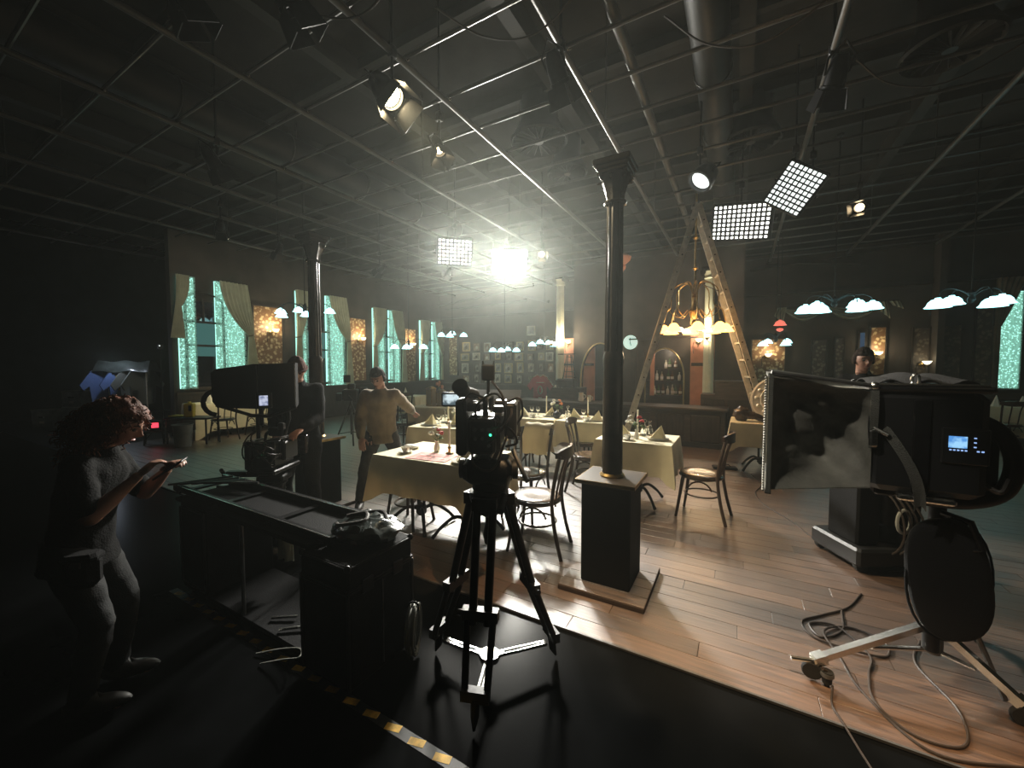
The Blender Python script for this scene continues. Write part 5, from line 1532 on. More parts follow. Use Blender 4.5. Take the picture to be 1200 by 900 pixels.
# ------------------------------------------------------------------ camera dolly with hooded monitor (left)
dl = thing('camera_dolly', 'low black camera dolly behind the equipment bench', 'camera dolly', (-3.5, 1.95, 0), .6)
MB().rbox((0, 0, .14), (.62, .46, .10), .02).build('dolly_deck', M['black_metal'], dl, 30)
for sx in (-1, 1):
    for sy in (-1, 1):
        MB().lathe([(.02, -.025), (.075, -.025), (.085, -.015), (.085, .015), (.075, .025), (.02, .025)], 18, (sx * .27, sy * .25, .085), Matrix.Rotation(PI / 2, 3, 'X')).build('wheel', M['rubber'], dl)
MB().lathe([(.14, .19), (.13, .24), (.085, .28), (.08, .56), (.10, .58), (.10, .60), (0, .60)], 22).build('lift_column', M['black_metal'], dl)
MB().rbox((-.2, 0, .66), (.40, .07, .05), .01).rbox((.0, .0, .63), (.22, .2, .06), .015).build('mount_arm', M['black_metal'], dl, 30)
MB().tube([(-.3, .15, .2), (-.42, .05, .6), (-.38, -.1, .72)], .015, 8).build('push_bar', M['grey_metal'], dl)
for k in range(3):
    MB().bar((-.38 + .0 * k, -.16 + k * .12, .60), (.05, -.12 + k * .1, .50), .018).build('brace_rod', M['grey_metal'], dl, 0)
f2 = thing('film_camera', 'black cinema camera tangled in cables on the low dolly', 'camera', (-3.5, 1.95, .69), .5)
MB().rbox((0, 0, .02), (.24, .40, .04), .01).build('base_plate', M['black_metal'], f2, 30)
MB().rbox((0, 0, .16), (.18, .30, .22), .015).build('camera_body', M['black_plastic'], f2, 30)
MB().rbox((-.13, -.04, .15), (.06, .24, .24), .012).build('side_module', M['black_plastic'], f2, 30)
MB().rbox((.12, .02, .18), (.05, .2, .16), .012).build('side_module', M['black_plastic'], f2, 30)
MB().cyl((0, .14, .16), (0, .30, .16), .065, n=22).rbox((0, .33, .16), (.24, .06, .18), .01).build('lens', M['lens'], f2)
MB().rbox((.05, -.02, .34), (.13, .09, .07), .01).rbox((.11, -.06, .39), (.05, .05, .06), .008).build('accessory_module', M['black_plastic'], f2, 30)
MB().tube(spline([(0, .12, .26), (0, .1, .33), (0, -.08, .34), (0, -.12, .27)], 5), .013, 8).build('top_handle', M['black_metal'], f2)
MB().tube([(-.1, -.05, .28), (-.12, -.02, .45), (-.08, .05, .60)], .016, 8).build('monitor_post', M['black_metal'], f2)
MB().tube([(.1, -.05, .25), (.14, 0, .45), (.10, .05, .60)], .016, 8).build('monitor_post', M['black_metal'], f2)
r_ = random.Random(3)
for k in range(12):
    p0 = (r_.uniform(-.14, .14), -.16 + r_.uniform(-.03, .03), r_.uniform(.05, .3))
    p3 = (r_.uniform(-.18, .2), -.1, r_.uniform(.02, .35))
    MB().tube(bez(p0, (p0[0], -.26, p0[2] + r_.uniform(-.05, .1)), (p3[0], -.27, p3[2]), p3, 9), .006, 6).build('camera_cable', M['cable'], f2)
for k in range(4):
    MB().box((-.04 + .03 * k, -.153, .14 + .02 * (k % 2)), (.018, .004, .006)).build('indicator', M['green_led'] if k == 1 else M['grey_metal'], f2, 0)
hm_ = thing('hooded_monitor', 'black fabric-hooded monitor with small lit screen beside the beanie man', 'monitor', (-3.46, 1.83, 1.20), .95)
# local X along the picture plane, hood deep along Y
def hoodf():
    m = MB()
    sec = [(-.30, .10, .34), (-.27, .05, .37), (-.02, .03, .41), (.02, .03, .41), (.27, .03, .42)]
    vs, fs = [], []
    for (x, z0, z1) in sec:
        for (y, z) in ((-.14, z0 + .02), (.14, z0 + .02), (.16, z1), (-.16, z1)):
            vs.append((x, y, z))
    for i in range(len(sec) - 1):
        for k in range(4):
            l = (k + 1) % 4
            fs.append((i * 4 + k, (i + 1) * 4 + k, (i + 1) * 4 + l, i * 4 + l))
    fs += [(0, 1, 2, 3), tuple(16 + q for q in (3, 2, 1, 0))]
    return m.add(vs, fs)
hoodf().build('hood', M['black_cloth'], hm_, 20)
MB().tube([(-.28, -.12, .09), (-.05, -.13, -.0), (.08, -.13, -.02), (.27, -.12, .05)], .014, 6).build('lower_rim', M['black_plastic'], hm_)
MB().bar((0, -.158, .05), (0, -.172, .40), .006, .004).build('piping', M['strap'], hm_, 0)
MB().bar((.265, -.155, .06), (.265, -.172, .41), .008, .006).build('piping', M['strap'], hm_, 0)
sm_ = MB().rbox((.05, -.19, .12), (.11, .03, .13), .008, .2).build('small_monitor', M['black_plastic'], hm_, 30)
MB().box((.047, -.2075, .12), (.06, .003, .08), .2).build('monitor_screen', M['screen_b'], sm_, 0)
MB().tube(arc((-.29, 0, .10), .10, PI * .5, PI * 1.45, 8), .018, 7).build('side_handle', M['black_plastic'], hm_)
MB().tube([(.0, 0, .04), (.0, .02, -.10)], .018, 8).build('mount_stem', M['black_metal'], hm_)

# ------------------------------------------------------------------ equipment bench, flight case, coil
bn = thing('equipment_bench', 'long black equipment bench with slider rails beside the flight case', 'bench', (-2.68, 1.47, 0))
MB().rbox((-.58, 0, .33), (.36, .44, .62), .01).build('end_cabinet', M['case'], bn, 30)
fr_ = MB()
for a, b in (((-.75, -.225, .06), (-.41, -.225, .06)), ((-.75, -.225, .60), (-.41, -.225, .60)), ((-.75, -.225, .06), (-.75, -.225, .60)), ((-.41, -.225, .06), (-.41, -.225, .60))):
    fr_.bar(a, b, .012, .012)
fr_.build('door_frame', M['black_metal'], bn, 0)
MB().rbox((.0, 0, .025), (1.5, .44, .03), .005).build('bottom_shelf', M['case'], bn, 30)
MB().rbox((0, -.02, .655), (1.52, .46, .025), .005).build('bench_top', M['case'], bn, 30)
for y in (-.17, .15):
    MB().bar((-.95, y, .69), (.86, y, .685), .04, .035).build('slider_rail', M['black_metal'], bn, 0)
    MB().bar((-.95, y - .012, .71), (.86, y - .012, .705), .008, .006).build('rail_edge', M['chrome'], bn, 0)
for x in (-.85, -.3, .3, .8):
    MB().bar((x, -.2, .674), (x, .2, .674), .05, .014).build('rail_tie', M['black_metal'], bn, 0)
MB().cyl((.02, -.2, .04), (.02, -.2, .65), .012, n=8).cyl((.02, .2, .04), (.02, .2, .65), .012, n=8).build('leg_tube', M['grey_metal'], bn)
for k in range(5):
    MB().bar((-.95 + k * .06, -.22 + .05 * k, .72), (-.75 + k * .09, .12, .73), .014).build('slider_brace', M['grey_metal'], bn, 0)
tw_ = tag(MB().sheet(lambda u, v: (-2.93 + .17 * u + .03 * v, 1.62 + .02 * math.sin(u * 14 + v), .62 - .42 * v), 16, 10, .006, (0, 1, 0)).build('cloth_rag', M['drape'], None, 60), 'pale green cloth hanging inside the equipment bench', 'cloth')
tag(MB().sheet(lambda u, v: (-2.62 + .10 * u, 1.60 + .012 * math.sin(u * 9), .60 - .18 * v), 10, 6, .005, (0, 1, 0)).build('paper_sheet', M['cloth'], None, 60), 'small cream paper hanging inside the equipment bench', 'paper')
for k, (x, y, rz) in enumerate(((-2.45, 1.32, .7), (-2.3, 1.28, .9))):
    tag(MB().bar((x, y, .055), (x + .13, y + .12 * rz, .06), .012).build('metal_rod', M['chrome']), '%s metal rod lying on the bench shelf' % ('left' if k == 0 else 'right'), 'rod')
fcx = thing('flight_case', 'black flight case with metal edges in front of the tripod', 'case', (-1.77, 1.42, 0))
MB().rbox((0, 0, .26), (.36, .42, .50), .012).build('case_body', M['case'], fcx, 30)
MB().rbox((0, 0, .575), (.37, .43, .12), .012).build('case_lid', M['case'], fcx, 30)
ed = MB()
for s in (-1, 1):
    for q in (-1, 1):
        ed.bar((s * .182, q * .212, .02), (s * .182, q * .212, .50), .014)
for z in (.505, .52, .63):
    for s in (-1, 1):
        ed.bar((s * .185, -.215, z), (s * .185, .215, z), .009).bar((-.185, s * .215, z), (.185, s * .215, z), .009)
ed.build('edge_profile', M['black_metal'], fcx, 0)
for y in (-.1, .1):
    MB().rbox((.186, y, .51), (.014, .07, .07), .004).build('latch', M['black_metal'], fcx, 30)
MB().bar((.183, 0, .04), (.183, 0, .49), .006, .004).build('panel_seam', M['grey_metal'], fcx, 0)
for sx in (-1, 1):
    for sy in (-1, 1):
        MB().ball((sx * .178, sy * .208, .63), .018, 8, 6).build('ball_corner', M['black_metal'], fcx)
bg = thing('plastic_bag', 'crumpled clear plastic bag with cable on the flight case', 'bag', (-1.80, 1.50, .64))
MB().ball((0, 0, .045), (.20, .17, .06), 30, 14, None, lambda p, d: Vector((p.x * (1 + .25 * noise.noise(d * 2.5)), p.y * (1 + .25 * noise.noise(d * 2.5)), max(-.045, p.z * (1 + .7 * noise.noise(d * 4 + Vector((3, 1, 0)))))))).build('bag_film', M['plastic_sheet'], bg)
MB().tube(spline([(-.12, -.1, .08), (-.02, -.15, .11), (.06, -.06, .12), (-.03, .02, .12), (-.1, -.05, .11), (.0, .1, .11), (.12, .05, .09)], 6), .010, 7).build('coiled_lead', M['cable'], bg)
cl = thing('cable_coil', 'grey cable coil leaning on the flight case', 'cable coil', (-1.53, 1.58, 0), .55)
pts = []
for i in range(12 * 24):
    t = 2 * PI * i / 24
    k = i / 24
    r = .115 + .018 * math.sin(k * 2.4)
    pts.append((.022 * math.sin(k * 1.7), r * math.cos(t) * .85, .145 + r * math.sin(t)))
MB().tube(pts, .0055, 6).build('cable_loops', M['cable_grey'], cl)
MB().tube([(.03 * math.cos(t), .0, .265 + .03 * math.sin(t)) for t in [2 * PI * i / 12 for i in range(12)]], .006, 6, True).build('tie_wrap', M['black_cloth'], cl)
hz = thing('hazard_tape', 'strip of yellow and black hazard tape on the black floor', 'tape', (0, 1.21, -.0146))
MB().box((-2.0, 0, .0004), (3.0, .05, .0008)).build('tape_strip', M['tape_k'], hz, 0)
for k in range(21):
    MB().box((-3.40 + .14 * k, .0, .0012), (.065 if k < 13 else .075, .034, .0010), .25).build('yellow_patch', M['tape_y'], hz, 0)
lp = spline([(-2.2, 1.12, -.006), (-2.08, 1.17, .03), (-1.98, 1.20, .06), (-2.05, 1.25, .05), (-2.18, 1.22, .02), (-2.3, 1.15, -.006)], 8)
tag(MB().tube(lp, .004, 6).build('wire_loop', M['cable_grey']), 'thin wire loop lying across the hazard tape', 'wire')

# ------------------------------------------------------------------ hooded director monitor on chrome stand (right)
RM = thing('director_monitor', 'large black monitor box with open cloth hood on chrome stand', 'monitor', (.78, 2.75, 0), math.radians(177.8))
MB().rbox((.01, 0, 1.235), (.40, .46, .48), .03).build('monitor_box', M['black_plastic'], RM, 30)
MB().rbox((.01, 0, 1.49), (.42, .48, .03), .01).build('box_lid', M['black_plastic'], RM, 30)
MB().rbox((.03, .236, 1.22), (.06, .012, .44), .004).build('side_rib', M['black_metal'], RM, 30)
sc_ = MB().rbox((-.11, .236, 1.24), (.15, .012, .16), .004).build('control_panel', M['black_plastic'], RM, 30)
MB().box((-.085, .2435, 1.258), (.058, .002, .052)).build('control_screen', M['screen_c'], sc_, 0)
for k in range(5):
    MB().box((-.063 - .012 * k, .2435, 1.222), (.007, .002, .006)).build('button_light', M['blue_px'], sc_, 0)
for k in range(3):
    MB().box((-.138, .2435, 1.24 + .02 * k), (.008, .002, .005)).build('button_light', M['blue_px'], sc_, 0)
for k in range(2):
    MB().box((-.148 - .014 * k, .2435, 1.222), (.008, .002, .006)).build('button_light', M['blue_px'], sc_, 0)
# cloth hood: sagging skin between box and front rim
def hood_side(u, v, sgn):
    x = .20 + .42 * u
    z0, z1 = 1.00 - .05 * u, 1.47 + .07 * u
    z = z0 + (z1 - z0) * v
    q = math.sin(PI * u) * math.sin(PI * v)
    q = math.sin(PI * u ** .8) ** .8 * math.sin(PI * v) ** .7 if 0 < u < 1 and 0 < v < 1 else 0
    y = .23 + .10 * u - .19 * q + .05 * math.sin(u * 7 + v * 6) * q + .03 * math.sin(v * 17 - u * 13) * q + .012 * math.sin(v * 40) * u * u * (1 - u) * 4
    return (x, sgn * y, z)
MB().sheet(lambda u, v: hood_side(u, v, 1), 26, 22, .006, (0, -1, 0)).build('hood_side', M['hood_cloth'], RM, 60)
MB().sheet(lambda u, v: hood_side(u, v, -1), 26, 22, .006, (0, 1, 0)).build('hood_side', M['hood_cloth'], RM, 60)
MB().sheet(lambda u, v: (.20 + .42 * u, (-.23 - .10 * u) * (1 - v) + (.23 + .10 * u) * v, 1.48 + .07 * u - .05 * math.sin(PI * u) * math.sin(PI * v) + .012 * math.sin(v * 22 + u * 5) * math.sin(PI * u)), 20, 26, .006, (0, 0, -1)).build('hood_top', M['hood_cloth'], RM, 60)
MB().sheet(lambda u, v: (.20 + .42 * u, (-.23 - .10 * u) * (1 - v) + (.23 + .10 * u) * v, 1.00 - .05 * u - .03 * math.sin(PI * u) * math.sin(PI * v)), 14, 14, .006, (0, 0, 1)).build('hood_bottom', M['hood_cloth'], RM, 60)
rim = MB()
for a, b in (((.62, -.34, .94), (.62, .34, .94)), ((.62, -.34, 1.55), (.62, .34, 1.55)), ((.62, -.34, .94), (.62, -.34, 1.55)), ((.62, .34, .94), (.62, .34, 1.55))):
    rim.bar(a, b, .028, .02)
rim.build('hood_rim', M['strap'], RM, 0)
cr = MB()
for k in range(44):
    cr.cyl((.642, .30, .95 + k * .0136), (.642, .358, .95 + k * .0136), .0055, n=5)
tag(cr.build('rim_cord', M['hood_cloth'], RM), kind='stuff')
for s in (-1, 1):
    MB().cyl((.20, s * .24, 1.50), (.62, s * .34, 1.565), .011, n=8).build('hood_strut', M['grey_metal'], RM)
    MB().ball((.20, s * .24, 1.50), .02, 10, 7).build('strut_joint', M['chrome'], RM)
MB().cyl((-.18, .225, 1.508), (.20, .235, 1.508), .008, n=8).build('lid_edge_rod', M['chrome'], RM)
MB().sheet(lambda u, v: (.17 - .12 * v - .04 * u - .03 * math.sin(v * 3), .245 + .03 * math.sin(v * PI), 1.28 - .36 * v + .03 * math.sin(u * 3)), 4, 16, .004, (0, 1, 0)).build('strap', M['strap'], RM, 60)
MB().sheet(lambda u, v: (.215 - .03 * u - .0 * v, .25 + .01 * math.sin(v * 5), 1.48 - .28 * v), 4, 12, .004, (0, 1, 0)).build('strap', M['strap'], RM, 60)
MB().rbox((.20, .26, 1.25), (.035, .02, .08), .006, .3).cyl((.20, .25, 1.30), (.15, .27, 1.27), .010, n=8).build('strap_buckle', M['chrome'], RM, 30)
MB().tube([(.05 + .022 * math.cos(t) * .6, .20, 1.53 + .028 * math.sin(t)) for t in [2 * PI * i / 12 for i in range(12)]], .006, 6, True).build('ring_clip', M['chrome'], RM)
MB().sheet(lambda u, v: (-.17 + .37 * u, -.2 + .36 * v, 1.515 + .035 * math.sin(PI * u) * math.sin(PI * v) + .012 * math.sin(u * 18 + v * 6) ), 26, 14, .005, (0, 0, 1)).build('folded_cloth', M['black_cloth'], RM, 60)
MB().rbox((-.02, 0, .965), (.36, .2, .05), .01).build('mount_rail', M['black_metal'], RM, 30)
MB().rbox((.0, .20, .975), (.20, .06, .03), .008).build('quick_release', M['chrome'], RM, 30)
# handle bow at the near end
MB().tube(spline([(-.16, .1, 1.36), (-.25, .12, 1.30), (-.30, .12, 1.17), (-.27, .12, 1.03), (-.16, .12, .965), (0, .12, .955)], 6), .034, 10).build('guard_bow', M['black_plastic'], RM)
MB().rbox((-.22, .05, 1.15), (.08, .16, .26), .03).build('side_pod', M['black_plastic'], RM, 30)
MB().tube(spline([(-.18, .14, 1.08), (-.24, .18, 1.04), (-.27, .17, 1.10)], 6), .012, 6).build('loose_lead', M['cable'], RM)
# stand
MB().cyl((-.1, .0, .16), (-.1, 0, .95), .033, n=16).cyl((-.1, 0, .30), (-.1, 0, .62), .042, n=16).build('stand_post', M['black_metal'], RM)
MB().lathe([(0, .62), (.06, .62), (.065, .68), (.05, .70), (0, .70)], 16, (-.1, 0, 0)).build('post_collar', M['black_metal'], RM)
MB().tube([(-.1, .04, .88), (-.19, .08, .86), (-.23, .09, .74), (-.19, .08, .73)], .014, 7).build('tilt_lever', M['black_metal'], RM)
wmat = Matrix.Translation(RM.location) @ Matrix.Rotation(RM.rotation_euler.z, 4, 'Z')
inv = wmat.inverted()
hub = inv @ Vector((.90, 2.79, .25))
def L(x, y, z): return inv @ Vector((x, y, z))
for k, tip in enumerate(((.36, 2.45, .10), (1.14, 2.60, .09), (1.22, 3.30, .10))):
    t_ = L(*tip)
    lg = MB().bar(hub + Vector((0, 0, .03)), t_, .032, .032).build('stand_leg', M['chrome'], RM, 0)
    MB().bar(hub.lerp(t_, .9) + Vector((0, 0, 0)), hub.lerp(t_, .99), .048, .048).build('leg_sleeve', M['chrome'], lg, 0)
    c_ = t_ + Vector((0, 0, -.05))
    MB().lathe([(.01, -.014), (.04, -.014), (.045, -.006), (.045, .006), (.04, .014), (.01, .014)], 16, c_, Matrix.Rotation(PI / 2, 3, 'X')).cyl(t_, c_, .012, n=8).build('caster', M['rubber'], lg)
MB().cyl(L(.36, 2.45, .10), L(.27, 2.43, .095), .011, n=8).build('tie_bar', M['chrome'], RM)
MB().cyl(hub + Vector((0, 0, -.12)), hub + Vector((0, 0, .12)), .04, n=16).build('stand_hub', M['grey_metal'], RM)
MB().cyl(L(.62, 2.61, .165), L(.90, 2.79, .14), .012, n=8).cyl(L(1.02, 2.69, .15), L(.90, 2.79, .14), .012, n=8).build('leg_strut', M['chrome'], RM)
MB().cyl(hub, hub + Vector((0, 0, .14)), .024, n=12).build('hub_pin', M['chrome'], RM)
pd = thing('padded_seat', 'black oval padded board hanging on the chrome stand', 'pad', (.90, 2.655, .10), math.radians(16))
Mp = Matrix.Rotation(math.radians(-10), 3, 'Y')
MB().ball((0, 0, .47), (.165, .032, .30), 28, 18, Mp, lambda p, d: Vector((math.copysign(abs(d.x) ** .75, d.x) * .165, math.copysign(abs(d.y) ** .6, d.y) * .032, math.copysign(abs(d.z) ** .8, d.z) * .30))).build('pad_cushion', M['pad'], pd)
MB().tube([(.17 * math.cos(t) + (-.0), 0, .47 + .30 * math.sin(t)) for t in [2 * PI * i / 28 for i in range(28)]], .006, 6, True).build('pad_piping', M['black_cloth'], pd)
MB().bar((0, .03, .30), (0, .10, .30), .05, .05).build('pad_bracket', M['black_metal'], pd, 0)
MB().cyl((.13, .02, .22), (.24, .0, -.08), .012, n=8).build('pad_strut', M['grey_metal'], pd)

ec = thing('camera_pedestal', 'black wheeled pedestal with stacked boxes behind the big monitor', 'pedestal', (.98, 4.25, 0), .5)
MB().rbox((0, 0, .12), (.62, .5, .14), .02).build('base', M['black_plastic'], ec, 30)
MB().rbox((-.17, -.02, .50), (.18, .3, .62), .015).build('battery_box', M['case'], ec, 30)
MB().lathe([(.12, .19), (.11, .3), (.09, .32), (.09, .78), (.11, .80), (0, .80)], 20, (.1, 0, 0)).build('column', M['black_metal'], ec)
MB().rbox((.27, .05, .42), (.12, .26, .5), .015).build('side_box', M['case'], ec, 30)
for sx in (-1, 1):
    for sy in (-1, 1):
        MB().lathe([(.01, -.02), (.045, -.02), (.05, 0), (.045, .02), (.01, .02)], 14, (sx * .25, sy * .2, .05), RX).build('caster', M['rubber'], ec)
for k in range(4):
    MB().tube(bez((-.05 + .04 * k, -.2, .6), (-.02 + .05 * k, -.32, .5), (.05 * k, -.34, .25), (-.06 + .06 * k, -.24, .15), 9), .008, 6).build('hanging_cable', M['cable'], ec)
MB().tube([(-.0 + .05 * math.cos(t), -.27, .42 + .09 * math.sin(t)) for t in [2 * PI * i / 16 for i in range(16)]], .012, 6, True).build('cable_loop', M['cable_grey'], ec)

# floor cables around the chrome stand
def floor_cable(label, pts, r=.006, mat='cable'):
    tag(MB().tube(spline(pts, 10), r, 7).build('floor_cable', M[mat]), label, 'cable', 'cables on the floor')
floor_cable('brown cable looping widely under the chrome stand', [(.62, 3.25, .006), (.58, 3.0, .006), (.46, 2.86, .006), (.42, 2.98, .006), (.56, 3.02, .008), (.66, 2.80, .012), (.62, 2.62, .006), (.60, 2.42, .006), (.70, 2.28, .006), (.86, 2.32, .006), (.92, 2.55, .006), (.86, 2.85, .006), (.95, 3.1, .006)])
floor_cable('second brown cable making a small loop by the caster', [(.78, 3.55, .006), (.66, 3.3, .006), (.50, 3.12, .006), (.38, 2.98, .006), (.42, 2.84, .006), (.58, 2.80, .013), (.74, 2.84, .006), (.76, 2.98, .013), (.62, 3.05, .006), (.48, 2.92, .013), (.52, 2.70, .006), (.56, 2.48, .006), (.72, 2.22, .006), (1.0, 2.30, .006), (1.4, 2.5, .006)])
floor_cable('cable running off the planks toward the camera', [(.44, 2.42, .02), (.42, 2.30, .006), (.44, 2.21, .008), (.5, 2.02, -.010), (.6, 1.7, -.010), (.72, 1.2, -.010)], .005)
floor_cable('thin cable snaking from the ornate disc table', [(.2, 6.7, .006), (.3, 6.2, .006), (.22, 5.75, .006), (.3, 5.3, .006), (.5, 4.9, .006), (.62, 4.55, .006), (.72, 4.45, .006)], .006)
pg = thing('cable_plug', 'round black cable connector hanging by the chrome foot', 'connector', (.42, 2.44, 0))
MB().cyl((0, 0, .015), (0, .0, .075), .020, .026, 14).cyl((0, 0, .0), (0, 0, .02), .012, n=10).build('plug_body', M['rubber'], pg)
MB().lathe([(.028, .05), (.03, .055), (.03, .065), (.028, .07)], 14).build('lock_ring', M['grey_metal'], pg)
MB().tube([(0, 0, .07), (-.02, -.01, .085)], .008, 6).build('cable_tail', M['cable'], pg)
bs = thing('floor_weight', 'flat black floor weight near the far table', 'weight', (-.15, 6.9, 0), .2)
MB().rbox((0, 0, .02), (.34, .16, .04), .015).build('weight_body', M['black_metal'], bs, 30)
MB().tube([(-.08, 0, .04), (-.05, 0, .07), (.05, 0, .07), (.08, 0, .04)], .008, 6).build('handle', M['black_metal'], bs)

# ------------------------------------------------------------------ people
def eval_mesh(o):
    dg = bpy.context.evaluated_depsgraph_get()
    me = bpy.data.meshes.new_from_object(o.evaluated_get(dg))
    bpy.data.objects.remove(o)
    return me

def flesh(nodes, edges, fat_y=1.0):
    """closed capsules along a skeleton: tapered tubes with balls at the joints (fused later)"""
    m = MB()
    rr = lambda r: r if isinstance(r, tuple) else (r, r)
    for p, r in nodes:
        rx, ry = rr(r)[:2]
        if isinstance(r, tuple) and len(r) == 3:
            continue
        m.ball(p, (rx, ry, (rx + ry) / 2 if rx < .09 else ry * .9), 20, 12)
    for a, b in edges:
        (p0, r0), (p1, r1) = nodes[a], nodes[b]
        r0, r1 = rr(r0)[:2], rr(r1)[:2]
        if max(r0[0], r1[0]) > .10 and abs((p1 - p0).normalized().z) > .6:      # torso: elliptical loft
            n = 24
            vs, fs = [], []
            for i in range(5):
                t = i / 4
                c = p0.lerp(p1, t)
                x, y = r0[0] + (r1[0] - r0[0]) * t, r0[1] + (r1[1] - r0[1]) * t
                vs += [c + Vector((x * math.cos(2 * PI * k / n), y * math.sin(2 * PI * k / n), 0)) for k in range(n)]
            for i in range(4):
                for k in range(n):
                    l = (k + 1) % n
                    fs.append((i * n + k, i * n + l, (i + 1) * n + l, (i + 1) * n + k))
            fs += [tuple(reversed(range(n))), tuple(range(4 * n, 5 * n))]
            m.add(vs, fs)
        else:
            m.tube([p0, p0.lerp(p1, .5), p1], [min(r0), (min(r0) + min(r1)) / 2, min(r1)], 16)
    return m

def fuse(meshes, voxel, mbs=(), it=3):
    bm = bmesh.new()
    for me in meshes:
        bm.from_mesh(me)
    for mb in mbs:
        t = bpy.data.meshes.new('t')
        t.from_pydata(mb.v, [], mb.f)
        bm.from_mesh(t)
        bpy.data.meshes.remove(t)
    me = bpy.data.meshes.new('fuse_tmp')
    bm.to_mesh(me)
    bm.free()
    o = bpy.data.objects.new('fuse_tmp', me)
    C.objects.link(o)
    r = o.modifiers.new('r', 'REMESH')
    r.mode = 'VOXEL'
    r.voxel_size = voxel
    s = o.modifiers.new('s', 'SMOOTH')
    s.factor = .5
    s.iterations = it
    return eval_mesh(o)

def wrinkle(me, amp, fq, zs=1.0):
    nr = [v.normal.copy() for v in me.vertices]
    for v, vn in zip(me.vertices, nr):
        n_ = noise.noise(Vector((v.co.x * fq, v.co.y * fq, v.co.z * fq * zs))) + .5 * noise.noise(Vector((v.co.x * fq * 2.1 + 5, v.co.y * fq * 2.1, v.co.z * fq * 2.1 * zs)))
        v.co += vn * n_ * amp
    me.update()

def add_part(name, me, mat, root, label=None):
    me.materials.clear()
    me.materials.append(mat)
    me.shade_smooth()
    o = bpy.data.objects.new(name, me)
    C.objects.link(o)
    o.parent = root
    if label: o['label'] = label
    return o

def ik(s, t, l1, l2, hint):
    d = t - s
    L_ = min(d.length, (l1 + l2) * .985)
    d.normalize()
    a = (l1 * l1 - l2 * l2 + L_ * L_) / (2 * L_)
    h = math.sqrt(max(0, l1 * l1 - a * a))
    p = hint - d * hint.dot(d)
    p.normalize()
    return s + d * a + p * h, s + d * L_

